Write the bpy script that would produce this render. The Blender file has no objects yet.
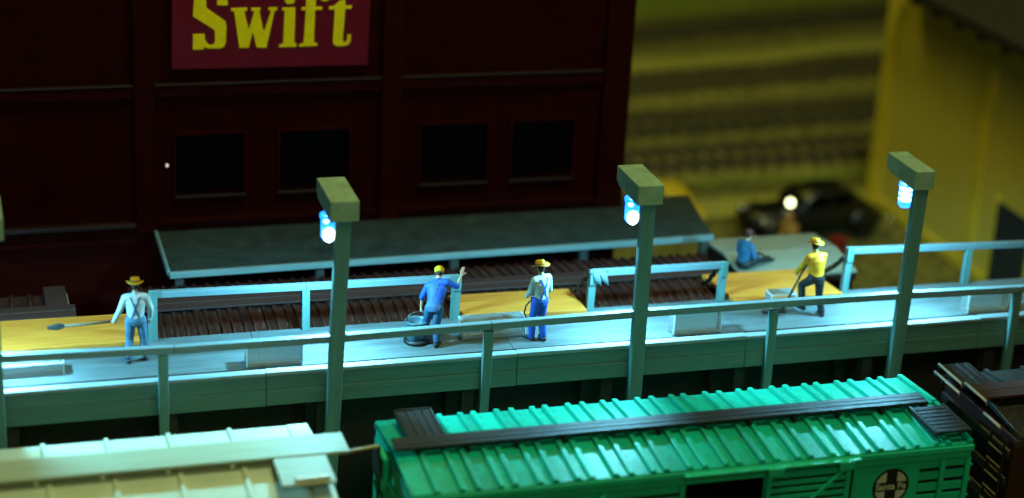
import bpy, bmesh, math, random
import numpy as np
from mathutils import Vector, Matrix, noise
from mathutils.bvhtree import BVHTree

R = math.radians
random.seed(7)
sc = bpy.context.scene
col = sc.collection

# ------------------------------------------------------------------ camera
CAM = Vector((-10.812, -33.288, 20.415))
pitch, yaw, roll, FPX = R(21.5), R(17.5), R(3.15), 1900.0
fw = Vector((math.sin(yaw) * math.cos(pitch), math.cos(yaw) * math.cos(pitch), -math.sin(pitch)))
rt = fw.cross(Vector((0, 0, 1))).normalized()
up = rt.cross(fw)
rt2 = rt * math.cos(roll) + up * math.sin(roll)
up2 = up * math.cos(roll) - rt * math.sin(roll)
cam_data = bpy.data.cameras.new('camera')
cam = bpy.data.objects.new('camera', cam_data)
col.objects.link(cam)
m = Matrix.Identity(4)
for i in range(3):
    m[i][0], m[i][1], m[i][2], m[i][3] = rt2[i], up2[i], -fw[i], CAM[i]
cam.matrix_world = m
cam_data.sensor_fit = 'HORIZONTAL'
cam_data.sensor_width = 36.0
cam_data.lens = FPX / 1024 * 36
cam_data.clip_start = 0.5
cam_data.clip_end = 500
cam_data.dof.use_dof = True
cam_data.dof.focus_distance = 38.6
cam_data.dof.aperture_fstop = 0.10
sc.camera = cam

# ------------------------------------------------------------------ world and room light
w = bpy.data.worlds.new('World')
sc.world = w
w.use_nodes = True
bg = w.node_tree.nodes['Background']
bg.inputs[0].default_value = (0.75, 0.8, 0.45, 1)
bg.inputs[1].default_value = 0.004


def area_light(name, loc, target, size, power, color):
    d = bpy.data.lights.new(name, 'AREA')
    d.shape = 'DISK'
    d.size = size
    d.energy = power
    d.color = color
    o = bpy.data.objects.new(name, d)
    o.location = loc
    o.rotation_euler = (Vector(target) - Vector(loc)).to_track_quat('-Z', 'Y').to_euler()
    col.objects.link(o)
    return o


# one dim yellowish ceiling lamp of the room over the layout
area_light('room_ceiling_lamp', (6, -10, 54), (4, 6, 2), 14, 12500, (0.88, 1.0, 0.48))
# weaker fill light added behind the camera to brighten the sign and front faces
area_light('front_fill_light', (-6, -48, 40), (0, 5, 6), 12, 3900, (1.0, 0.98, 0.52))
# added fill light that brightens the yard and the yellow wall behind
area_light('yard_fill_light', (2, 34, 44), (20, 28, 0), 12, 3700, (1.0, 0.97, 0.12))

sc.view_settings.view_transform = 'Standard'
sc.view_settings.look = 'None'
sc.view_settings.exposure = 0
sc.view_settings.gamma = 1
sc.render.engine = 'CYCLES'
sc.cycles.use_denoising = True
sc.cycles.max_bounces = 10
sc.cycles.transmission_bounces = 8
sc.cycles.sample_clamp_indirect = 3.0
sc.cycles.caustics_reflective = False

# ------------------------------------------------------------------ materials
MATS = {}


def mat(name, color, rough=0.6, dark=None, scale=3.0, stretch=(1, 1, 1), amt=0.5, bump=0.0, bscale=20.0,
        metallic=0.0, emit=None, estr=0.0, trans=0.0, ior=1.45, wear=None, wear_amt=0.0, coat=0.0, spec=0.5, lo=0.3, hi=0.7, vary=0.0):
    mt = bpy.data.materials.new(name)
    mt.use_nodes = True
    nt = mt.node_tree
    N, L = nt.nodes, nt.links
    b = N['Principled BSDF']
    b.inputs['Roughness'].default_value = rough
    b.inputs['Metallic'].default_value = metallic
    b.inputs['Specular IOR Level'].default_value = spec
    b.inputs['IOR'].default_value = ior
    b.inputs['Coat Weight'].default_value = coat
    b.inputs['Transmission Weight'].default_value = trans
    tc = N.new('ShaderNodeTexCoord')
    mp = N.new('ShaderNodeMapping')
    mp.inputs['Scale'].default_value = stretch
    L.new(tc.outputs['Object'], mp.inputs['Vector'])
    n1 = N.new('ShaderNodeTexNoise')
    n1.inputs['Scale'].default_value = scale
    n1.inputs['Detail'].default_value = 8
    n1.inputs['Roughness'].default_value = 0.65
    L.new(mp.outputs[0], n1.inputs['Vector'])
    ramp = N.new('ShaderNodeValToRGB')
    c = tuple(color)
    d = tuple(dark) if dark else tuple(x * (1 - amt) for x in c)
    ramp.color_ramp.elements[0].position = lo
    ramp.color_ramp.elements[1].position = hi
    ramp.color_ramp.elements[0].color = (*d, 1)
    ramp.color_ramp.elements[1].color = (*c, 1)
    L.new(n1.outputs['Fac'], ramp.inputs['Fac'])
    out = ramp.outputs['Color']
    if wear:
        n2 = N.new('ShaderNodeTexNoise')
        n2.inputs['Scale'].default_value = scale * 4
        n2.inputs['Detail'].default_value = 10
        n2.inputs['Roughness'].default_value = 0.75
        L.new(mp.outputs[0], n2.inputs['Vector'])
        r2 = N.new('ShaderNodeValToRGB')
        r2.color_ramp.elements[0].position = 0.62 - wear_amt * 0.2
        r2.color_ramp.elements[1].position = 0.72
        L.new(n2.outputs['Fac'], r2.inputs['Fac'])
        mx = N.new('ShaderNodeMix')
        mx.data_type = 'RGBA'
        L.new(r2.outputs['Color'], mx.inputs['Factor'])
        L.new(out, mx.inputs['A'])
        mx.inputs['B'].default_value = (*wear, 1)
        out = mx.outputs['Result']
    if vary:
        oi = N.new('ShaderNodeObjectInfo')
        mv = N.new('ShaderNodeMapRange')
        mv.inputs['To Min'].default_value = 1 - vary
        mv.inputs['To Max'].default_value = 1.05
        L.new(oi.outputs['Random'], mv.inputs['Value'])
        hs = N.new('ShaderNodeHueSaturation')
        L.new(mv.outputs[0], hs.inputs['Value'])
        L.new(out, hs.inputs['Color'])
        out = hs.outputs['Color']
    L.new(out, b.inputs['Base Color'])
    # uneven gloss
    mr = N.new('ShaderNodeMapRange')
    mr.inputs['To Min'].default_value = max(0.02, rough - 0.12)
    mr.inputs['To Max'].default_value = min(1, rough + 0.12)
    L.new(n1.outputs['Fac'], mr.inputs['Value'])
    L.new(mr.outputs[0], b.inputs['Roughness'])
    if bump > 0:
        n3 = N.new('ShaderNodeTexNoise')
        n3.inputs['Scale'].default_value = bscale
        n3.inputs['Detail'].default_value = 6
        L.new(mp.outputs[0], n3.inputs['Vector'])
        bp = N.new('ShaderNodeBump')
        bp.inputs['Strength'].default_value = bump
        bp.inputs['Distance'].default_value = 0.03
        L.new(n3.outputs['Fac'], bp.inputs['Height'])
        L.new(bp.outputs[0], b.inputs['Normal'])
    if emit:
        b.inputs['Emission Color'].default_value = (*emit, 1)
        b.inputs['Emission Strength'].default_value = estr
    MATS[name] = mt
    return mt


WX = (0.25, 3, 3)      # grain along X
WY = (3, 0.25, 3)
WZ = (3, 3, 0.25)
mat('dock_paint', (0.095, 0.215, 0.185), 0.6, amt=0.35, scale=1.6, stretch=WX, bump=0.25, bscale=9, wear=(0.05, 0.12, 0.05), wear_amt=0.25)
mat('post_paint', (0.11, 0.25, 0.235), 0.6, amt=0.35, scale=1.6, stretch=WZ, bump=0.25, bscale=9, wear=(0.05, 0.12, 0.06), wear_amt=0.25)
mat('rail_paint', (0.16, 0.25, 0.275), 0.5, amt=0.3, scale=2, stretch=WX, bump=0.2, bscale=10)
mat('curb_paint', (0.32, 0.38, 0.38), 0.5, amt=0.3, scale=2, stretch=WX, bump=0.2, bscale=10)
mat('deck_paint', (0.125, 0.165, 0.17), 0.6, dark=(0.055, 0.075, 0.08), scale=2.4, stretch=(0.35, 2.5, 1), bump=0.4, bscale=10, wear=(0.05, 0.06, 0.055), wear_amt=0.35)
mat('hood_paint', (0.30, 0.44, 0.30), 0.65, amt=0.45, scale=2.5, bump=0.3, bscale=14, wear=(0.18, 0.26, 0.12), wear_amt=0.35)
mat('dark_timber', (0.05, 0.04, 0.03), 0.8, amt=0.5, scale=3, bump=0.2)
mat('ramp_wood', (0.68, 0.26, 0.030), 0.6, dark=(0.44, 0.14, 0.012), scale=3.5, stretch=(0.3, 5, 1), bump=0.2, bscale=14, wear=(0.40, 0.12, 0.008), wear_amt=0.2, lo=0.3, hi=0.7)
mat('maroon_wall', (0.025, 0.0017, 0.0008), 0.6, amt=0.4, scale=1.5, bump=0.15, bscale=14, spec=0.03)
mat('maroon_trim', (0.028, 0.0024, 0.0011), 0.55, amt=0.4, scale=2, stretch=WX, bump=0.15, bscale=14, spec=0.03)
mat('sill_paint', (0.022, 0.006, 0.004), 0.5, amt=0.4, scale=3)
mat('dark_glass', (0.002, 0.002, 0.002), 0.5, amt=0.2, spec=0.03)
mat('sign_red', (0.15, 0.0005, 0.010), 0.55, amt=0.22, scale=2.5, bump=0.08, bscale=30, spec=0.2)
mat('sign_yellow', (1.0, 0.80, 0.0), 0.6, amt=0.16, scale=6, bump=0.08, spec=0.2)
mat('tar_paper', (0.018, 0.030, 0.022), 0.85, dark=(0.004, 0.007, 0.005), scale=2.2, bump=0.6, bscale=30, wear=(0.08, 0.085, 0.065), wear_amt=0.1)
mat('canopy_edge', (0.17, 0.25, 0.24), 0.6, amt=0.35, scale=3, stretch=WX)
mat('brown_roof', vary=0.4, color=(0.055, 0.013, 0.008), rough=0.55, dark=(0.028, 0.006, 0.004), scale=2.6, stretch=(2, .5, 1), bump=0.35, bscale=16, wear=(0.20, 0.14, 0.055), wear_amt=0.3)
mat('brown_side', (0.06, 0.018, 0.011), 0.6, amt=0.4, scale=2.5)
mat('walk_brown', (0.050, 0.018, 0.013), 0.6, amt=0.45, scale=3, stretch=WX, bump=0.25)
mat('green_paint', (0.004, 0.58, 0.34), 0.5, amt=0.25, scale=1.8, bump=0.12, bscale=20, wear=(0.02, 0.30, 0.12), wear_amt=0.2)
mat('green_roof', (0.004, 0.56, 0.38), 0.40, spec=0.28, vary=0.3, amt=0.22, scale=1.5, stretch=(1, .5, 1), bump=0.15, bscale=18, wear=(0.02, 0.24, 0.12), wear_amt=0.8)
mat('walk_dark', (0.017, 0.016, 0.016), 0.5, amt=0.45, scale=4, stretch=WX, bump=0.3, bscale=30)
mat('cream_paint', (0.60, 0.66, 0.47), 0.55, amt=0.2, scale=1.6, bump=0.15, bscale=18, wear=(0.38, 0.33, 0.16), wear_amt=0.3)
mat('cream_walk', (0.42, 0.47, 0.30), 0.6, amt=0.22, scale=2, stretch=WX, bump=0.2)
mat('cream_side', (0.50, 0.38, 0.10), 0.5, amt=0.25, scale=2)
mat('black_roof', (0.028, 0.024, 0.022), 0.35, amt=0.4, scale=2.5, bump=0.2, wear=(0.11, 0.085, 0.07), wear_amt=0.4)
mat('dark_red_side', (0.04, 0.006, 0.004), 0.5, amt=0.4, scale=2.5)
mat('black_iron', (0.012, 0.012, 0.012), 0.5, amt=0.3)
mat('rail_steel', (0.20, 0.17, 0.13), 0.4, amt=0.4, metallic=0.6, scale=6)
mat('edge_glint', (0.42, 0.42, 0.40), 0.4, amt=0.4, scale=8)  # pale tone standing for highlights on the dark car's end
mat('tie_wood', (0.055, 0.045, 0.025), 0.9, amt=0.5, scale=4)
mat('grey_roof', (0.24, 0.24, 0.17), 0.65, amt=0.25, scale=1.8, bump=0.15, wear=(0.14, 0.14, 0.1), wear_amt=0.2)
mat('yellow_stucco', (0.76, 0.62, 0.10), 0.8, amt=0.12, scale=0.8, bump=0.15, bscale=20)
mat('yellow_trim', (0.88, 0.68, 0.05), 0.7, amt=0.2, scale=1.5)
mat('dark_shingle', (0.018, 0.015, 0.010), 0.85, amt=0.6, scale=5, bump=0.4)
mat('blue_door', (0.02, 0.035, 0.05), 0.5, amt=0.3)
mat('ballast', (0.21, 0.19, 0.045), 0.95, dark=(0.05, 0.046, 0.010), scale=3.0, bump=0.8, bscale=30, lo=.38, hi=.62)
mat('ballast_pale', (0.40, 0.37, 0.08), 0.95, amt=0.4, scale=2, bump=0.6, bscale=25)
mat('cinder', (0.32, 0.28, 0.07), 0.95, dark=(0.08, 0.07, 0.016), scale=4.0, bump=0.8, bscale=30, lo=.38, hi=.62)
mat('grass_mat', (0.22, 0.26, 0.035), 0.95, dark=(0.09, 0.11, 0.015), scale=1.2, bump=0.6, bscale=25)
mat('ice', (0.86, 0.96, 0.95), 0.12, amt=0.06, scale=3, trans=0.82, ior=1.31, bump=0.05, bscale=6)
mat('ice_frost', (0.55, 0.66, 0.64), 0.35, amt=0.08, scale=8, trans=0.25, ior=1.31)
mat('skin', (0.60, 0.33, 0.18), 0.55, amt=0.15, scale=10)
mat('hair', (0.03, 0.018, 0.01), 0.7, amt=0.3, scale=20)
mat('hair_red', (0.07, 0.010, 0.010), 0.7, amt=0.3, scale=20)
mat('white_shirt', (0.48, 0.54, 0.52), 0.7, amt=0.2, scale=8, bump=0.25, bscale=14)
mat('denim', (0.035, 0.10, 0.21), 0.7, amt=0.3, scale=8, bump=0.25, bscale=14)
mat('denim_bright', (0.012, 0.085, 0.46), 0.65, amt=0.3, scale=8, bump=0.25, bscale=14)
mat('denim_pale', (0.07, 0.17, 0.27), 0.7, amt=0.3, scale=8, bump=0.25, bscale=14)
mat('yellow_shirt', (0.80, 0.33, 0.003), 0.6, amt=0.22, scale=8, bump=0.25, bscale=14)
mat('black_trousers', (0.012, 0.013, 0.012), 0.6, amt=0.3, scale=8, bump=0.2)
mat('blue_jacket', (0.012, 0.10, 0.21), 0.65, amt=0.3, scale=8, bump=0.25)
mat('boot', (0.015, 0.010, 0.008), 0.5, amt=0.3)
mat('straw', (0.75, 0.42, 0.015), 0.6, amt=0.3, scale=12, bump=0.3, bscale=40)
mat('cap_yellow', (0.80, 0.46, 0.008), 0.55, amt=0.2, scale=12)
mat('orange_cloth', (0.55, 0.24, 0.03), 0.7, amt=0.3, scale=8)
mat('eye_dark', (0.01, 0.01, 0.01), 0.3)
mat('tool_handle', (0.13, 0.10, 0.06), 0.6, amt=0.4, scale=8)
mat('tool_iron', (0.035, 0.034, 0.03), 0.5, amt=0.4, scale=8)
mat('pail', (0.10, 0.20, 0.24), 0.35, amt=0.3, scale=6, metallic=0.3)
mat('car_black', (0.003, 0.0035, 0.003), 0.4, amt=0.2, coat=0.3)
mat('car_yellow', (0.60, 0.40, 0.02), 0.35, amt=0.1, coat=0.3)
mat('car_red', (0.22, 0.012, 0.01), 0.35, amt=0.1, coat=0.3)
mat('tyre', (0.01, 0.01, 0.01), 0.85)
mat('chrome', (0.6, 0.6, 0.55), 0.2, metallic=1.0)
mat('headlamp_glow', (0.9, 0.9, 0.8), 0.3, emit=(0.95, 1.0, 0.5), estr=6.0)
mat('led_glow', (0.9, 0.95, 1), 0.3, emit=(0.45, 0.78, 1.0), estr=16.0)
mat('led_body', (0.2, 0.4, 0.9), 0.15, trans=0.45, ior=1.4, emit=(0.0, 0.14, 1.0), estr=3.0)
mat('bulb_white', (0.8, 0.8, 0.75), 0.3, emit=(1, 0.9, 0.8), estr=.8)
mat('emblem_black', (0.008, 0.009, 0.008), 0.5)
mat('emblem_pale', (0.50, 0.56, 0.46), 0.5, amt=0.15, scale=10)


# ------------------------------------------------------------------ mesh helpers
class MB:
    def __init__(s):
        s.v, s.f = [], []

    def add(s, vs, fs):
        k = len(s.v)
        s.v += [Vector(p) for p in vs]
        s.f += [tuple(i + k for i in f) for f in fs]
        return s

    def box(s, x0, x1, y0, y1, z0, z1):
        vs = [(x, y, z) for z in (z0, z1) for y in (y0, y1) for x in (x0, x1)]
        return s.add(vs, [(0, 2, 3, 1), (4, 5, 7, 6), (0, 1, 5, 4), (2, 6, 7, 3), (0, 4, 6, 2), (1, 3, 7, 5)])

    def bar(s, a, b, wd, ht, upv=(0, 0, 1), b_scale=1.0):
        a, b = Vector(a), Vector(b)
        d = (b - a).normalized()
        u = Vector(upv)
        if abs(d.dot(u)) > 0.95:
            u = Vector((0, 1, 0))
        sd = d.cross(u).normalized()
        u = sd.cross(d)
        vs = []
        for p, k in ((a, 1), (b, b_scale)):
            for i, j in ((-1, -1), (1, -1), (1, 1), (-1, 1)):
                vs.append(p + sd * (i * wd / 2 * k) + u * (j * ht / 2 * k))
        return s.add(vs, [(0, 1, 2, 3), (7, 6, 5, 4), (0, 4, 5, 1), (1, 5, 6, 2), (2, 6, 7, 3), (3, 7, 4, 0)])

    def rings(s, rings, cap=True, closed=True):
        """rings: list of lists of points, same length"""
        n = len(rings[0])
        vs = [p for r in rings for p in r]
        fs = []
        for i in range(len(rings) - 1):
            for j in range(n if closed else n - 1):
                k = (j + 1) % n
                fs.append((i * n + j, i * n + k, (i + 1) * n + k, (i + 1) * n + j))
        if cap:
            fs.append(tuple(range(n))[::-1])
            fs.append(tuple((len(rings) - 1) * n + j for j in range(n)))
        return s.add(vs, fs)

    def tube(s, pts, r, n=8, radii=None):
        pts = [Vector(p) for p in pts]
        rr = []
        for i, p in enumerate(pts):
            d = (pts[min(i + 1, len(pts) - 1)] - pts[max(i - 1, 0)]).normalized()
            u = Vector((0, 0, 1)) if abs(d.z) < 0.9 else Vector((0, 1, 0))
            sd = d.cross(u).normalized()
            u = sd.cross(d)
            q = radii[i] if radii else r
            rr.append([p + sd * (q * math.cos(t)) + u * (q * math.sin(t)) for t in [2 * math.pi * j / n for j in range(n)]])
        return s.rings(rr)

    def lathe(s, prof, o=(0, 0, 0), axis='z', n=20, sx=1.0, sy=1.0):
        o = Vector(o)
        rr = []
        for r_, h in prof:
            ring = []
            for j in range(n):
                t = 2 * math.pi * j / n
                a, b = r_ * math.cos(t) * sx, r_ * math.sin(t) * sy
                if axis == 'z':
                    ring.append(o + Vector((a, b, h)))
                elif axis == 'y':
                    ring.append(o + Vector((b, h, a)))
                else:
                    ring.append(o + Vector((h, a, b)))
            rr.append(ring)
        return s.rings(rr)

    def ellipsoid(s, c, r, n=14, m_=9, rot=None):
        c = Vector(c)
        rr = []
        for i in range(m_ + 1):
            ph = math.pi * (0.02 + 0.96 * i / m_)
            ring = []
            for j in range(n):
                t = 2 * math.pi * j / n
                p = Vector((r[0] * math.sin(ph) * math.cos(t), r[1] * math.sin(ph) * math.sin(t), -r[2] * math.cos(ph)))
                if rot:
                    p = rot @ p
                ring.append(c + p)
            rr.append(ring)
        return s.rings(rr)

    def prism(s, poly, f0, f1):
        """poly: 2D points; f0/f1 map a 2D point to a 3D point"""
        n = len(poly)
        vs = [f0(p) for p in poly] + [f1(p) for p in poly]
        fs = [tuple(range(n)), tuple(range(2 * n - 1, n - 1, -1))]
        for j in range(n):
            k = (j + 1) % n
            fs.append((j, n + j, n + k, k))
        return s.add(vs, fs)

    def mesh(s, name, offset=(0, 0, 0), smooth=False):
        me = bpy.data.meshes.new(name)
        off = Vector(offset)
        me.from_pydata([tuple(p - off) for p in s.v], [], s.f)
        bm = bmesh.new()
        bm.from_mesh(me)
        bmesh.ops.recalc_face_normals(bm, faces=bm.faces)
        bm.to_mesh(me)
        bm.free()
        if smooth:
            for p in me.polygons:
                p.use_smooth = True
        return me

    def build(s, name, mt, parent=None, bevel=0.0, smooth=False, seg=2, world=True, origin=None):
        """coordinates are world coordinates (unless world=False: local to the parent)"""
        off = Vector((0, 0, 0))
        if parent is not None and world:
            off = parent['_o'] if '_o' in parent else parent.location
            off = Vector(off)
        loc = Vector((0, 0, 0))
        if parent is None and origin is not None:
            off = Vector(origin)
            loc = off
        me = s.mesh(name, off, smooth)
        return link(name, me, mt, parent, bevel, seg, loc)


def link(name, me, mt, parent=None, bevel=0.0, seg=2, loc=(0, 0, 0)):
    o = bpy.data.objects.new(name, me)
    col.objects.link(o)
    if mt is not None and len(me.materials) == 0:
        me.materials.append(MATS[mt] if isinstance(mt, str) else mt)
    o.location = loc
    if parent is not None:
        o.parent = parent
    if bevel > 0:
        b = o.modifiers.new('bevel', 'BEVEL')
        b.width = bevel
        b.segments = seg
        b.limit_method = 'ANGLE'
        b.angle_limit = R(40)
    return o


def tag(o, label, cat, group=None, kind=None):
    if label:
        o['label'] = label
    if cat:
        o['category'] = cat
    if group:
        o['group'] = group
    if kind:
        o['kind'] = kind
    return o


def thing(name, label, cat, loc=(0, 0, 0), rz=0.0, group=None):
    o = bpy.data.objects.new(name, None)
    o.empty_display_size = 0.2
    col.objects.link(o)
    o.location = loc
    o.rotation_euler = (0, 0, rz)
    return tag(o, label, cat, group)


def struct(name, mb, mt, **k):
    o = mb.build(name, mt, **k)
    o['kind'] = 'structure'
    return o


D = 4.4     # deck height

# ------------------------------------------------------------------ ground and tracks
gm = MB()
nx, ny = 70, 60
gx = [-60 + 160 * i / nx for i in range(nx + 1)]
gy = [-40 + 160 * j / ny for j in range(ny + 1)]
gv, gf = [], []
for j, y in enumerate(gy):
    for i, x in enumerate(gx):
        z = 0.0
        if y > 19:
            z = 0.10 * noise.noise(Vector((x * 0.2, y * 0.2, 3)))
        gv.append((x, y, z - 0.05))
for j in range(ny):
    for i in range(nx):
        a = j * (nx + 1) + i
        gf.append((a, a + 1, a + nx + 2, a + nx + 1))
gm.add(gv, gf)
struct('ground', gm, 'ballast')


def track(y, x0, x1, rz, idx_mat='ballast_pale', bed=True, label=None):
    """a track along X (rotated rz about its start)"""
    root = bpy.data.objects.new('railway_track', None)
    col.objects.link(root)
    root.location = (x0, y, 0)
    root.rotation_euler = (0, 0, rz)
    root['kind'] = 'structure'
    if label:
        root['label'] = label
    L = x1 - x0
    if bed:
        mb = MB()
        mb.prism([(-1.9, -0.06), (1.9, -0.06), (1.35, 0.12), (-1.35, 0.12)], lambda p: Vector((0, p[0], p[1])), lambda p: Vector((L, p[0], p[1])))
        mb.build('ballast_bed', idx_mat, root, world=False)
    mb = MB()
    n = int(L / 0.62)
    for i in range(n):
        x = 0.3 + i * 0.62 + random.uniform(-.03, .03)
        e = random.uniform(-.06, .06)
        mb.box(x - .12, x + .12, -1.3 + e, 1.3 + e, 0.06, 0.2)
    t = mb.build('tie_row', 'tie_wood', root, world=False)
    t['kind'] = 'stuff'
    for s in (-1, 1):
        mb = MB()
        mb.prism([(-.08, .2), (.08, .2), (.02, .24), (.02, .32), (.045, .33), (.045, .38), (-.045, .38), (-.045, .33), (-.02, .32), (-.02, .24)],
                 lambda p: Vector((0, p[0] + s * .72, p[1])), lambda p: Vector((L, p[0] + s * .72, p[1])))
        mb.build('rail', 'rail_steel', root, world=False)
    return root


track(-3.3, -16, 22, 0, label='track under the green stock car in front of the dock')
track(3.6, -16, 16, 0, label='track behind the dock under the brown freight cars')
for y, z_, mt_ in ((22.4, 3, 'cinder'), (25.9, 5, 'ballast'), (30.2, 8, 'cinder'), (36.2, 11, 'ballast'), (47.0, 14, 'ballast')):
    track(y, 8, 60, R(z_), mt_)
# paler cinder path and low scrub between the yard tracks
mb = MB()
n = 24
for (y0, y1, a, zz, nm, mt_) in ((31.6, 33.3, 10, .03, 'path', 'ballast_pale'), (38.3, 45.0, 12, .05, 'grass_strip', 'grass_mat'), (50.0, 64.0, 15, .06, 'grass_strip', 'grass_mat'), (20.2, 21.3, 2, .03, 'grass_strip', 'grass_mat'), (17.6, 18.9, 2, .03, 'path', 'ballast_pale')):
    mb = MB()
    vs, fs = [], []
    for i in range(n + 1):
        x = 6 + 60 * i / n
        dy = (x - 6) * math.tan(R(a))
        o1, o2 = random.uniform(-.25, .25), random.uniform(-.25, .25)
        vs += [(x, y0 + dy + o1, zz), (x, y1 + dy + o2, zz)]
    for i in range(n):
        fs.append((2 * i, 2 * i + 2, 2 * i + 3, 2 * i + 1))
    mb.add(vs, fs)
    struct(nm, mb, mt_)

# ------------------------------------------------------------------ packing house with sign
PH = thing('packing_house', 'dark maroon packing house with black window openings behind the canopy', 'building', (0, 8, 0))
WY_ = 7.3
XR = 4.6


def part(name, mt, parent, *boxes, bevel=0.015):
    mb = MB()
    for b in boxes:
        mb.box(*b)
    return mb.build(name, mt, parent, bevel=bevel)


# wall: built round the window openings
wins = [(-6.0, -4.5), (-3.66, -2.07), (-.36, 1.22), (1.84, 3.34)]
WZ0, WZ1 = 5.45, 6.86
xs = [-15.0] + [v for ab in wins for v in ab] + [XR]
mb = MB()
mb.box(-15, XR, WY_, WY_ + .35, 0, WZ0)
mb.box(-15, XR, WY_, WY_ + .35, WZ1, 13)
for i in range(0, len(xs), 2):
    mb.box(xs[i], xs[i + 1], WY_, WY_ + .35, WZ0, WZ1)
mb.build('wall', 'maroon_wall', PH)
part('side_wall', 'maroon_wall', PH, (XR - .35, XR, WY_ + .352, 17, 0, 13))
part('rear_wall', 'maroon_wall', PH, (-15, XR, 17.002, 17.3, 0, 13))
part('roof', 'dark_shingle', PH, (-15.2, XR + .2, WY_ - .2, 17.5, 13.002, 13.3))
part('floor_slab', 'dark_timber', PH, (-15, XR - .352, WY_ + .352, 16.99, 4.2, 4.4))
for a, b in ((-6.92, -6.47), (-1.36, -.88), (3.98, XR + .04)):
    part('pilaster', 'maroon_trim', PH, (a, b, WY_ - .16, WY_ - .002, 4.62, 12.9))
for a, b in ((-15, -6.93), (-6.46, -1.37), (-.87, 3.97)):
    part('belt_course', 'maroon_trim', PH, (a, b, WY_ - .11, WY_ - .003, 7.78, 8.06))
    part('ledge', 'sill_paint', PH, (a, b, WY_ - .15, WY_ - .003, 8.062, 8.10), bevel=.008)
for a, b in ((-6.46, -1.37), (-.87, 3.97)):
    part('ledge', 'maroon_trim', PH, (a, b, WY_ - .12, WY_ - .003, 4.80, 4.90), bevel=.01)
part('ledge', 'sill_paint', PH, (-15, -6.93, WY_ - .2, WY_ - .003, 4.78, 4.88), bevel=.01)
part('ledge', 'maroon_trim', PH, (-15, -6.93, WY_ - .12, WY_ - .003, 4.38, 4.5), bevel=.01)
for a, b in wins:
    wd = part('window', 'maroon_trim', PH, (a - .09, a, WY_ - .05, WY_ + .1, WZ0, WZ1), (b, b + .09, WY_ - .05, WY_ + .1, WZ0, WZ1),
              (a - .09, b + .09, WY_ - .05, WY_ + .1, WZ1, WZ1 + .09), bevel=.01)
    wd['_o'] = PH.location[:]
    part('pane', 'dark_glass', wd, (a, b, WY_ + .2, WY_ + .22, WZ0, WZ1), bevel=0)
    part('sill', 'sill_paint', wd, (a - .06, b + .06, WY_ - .1, WY_ + .15, WZ0 - .06, WZ0), bevel=.01)
mb = MB()
mb.ellipsoid((-6.21, WY_ - .05, 6.19), (.03, .03, .04))
b_ = mb.build('wall_bulb', 'bulb_white', PH, smooth=True)
b_['label'] = 'tiny white bulb beside the leftmost window'

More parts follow.
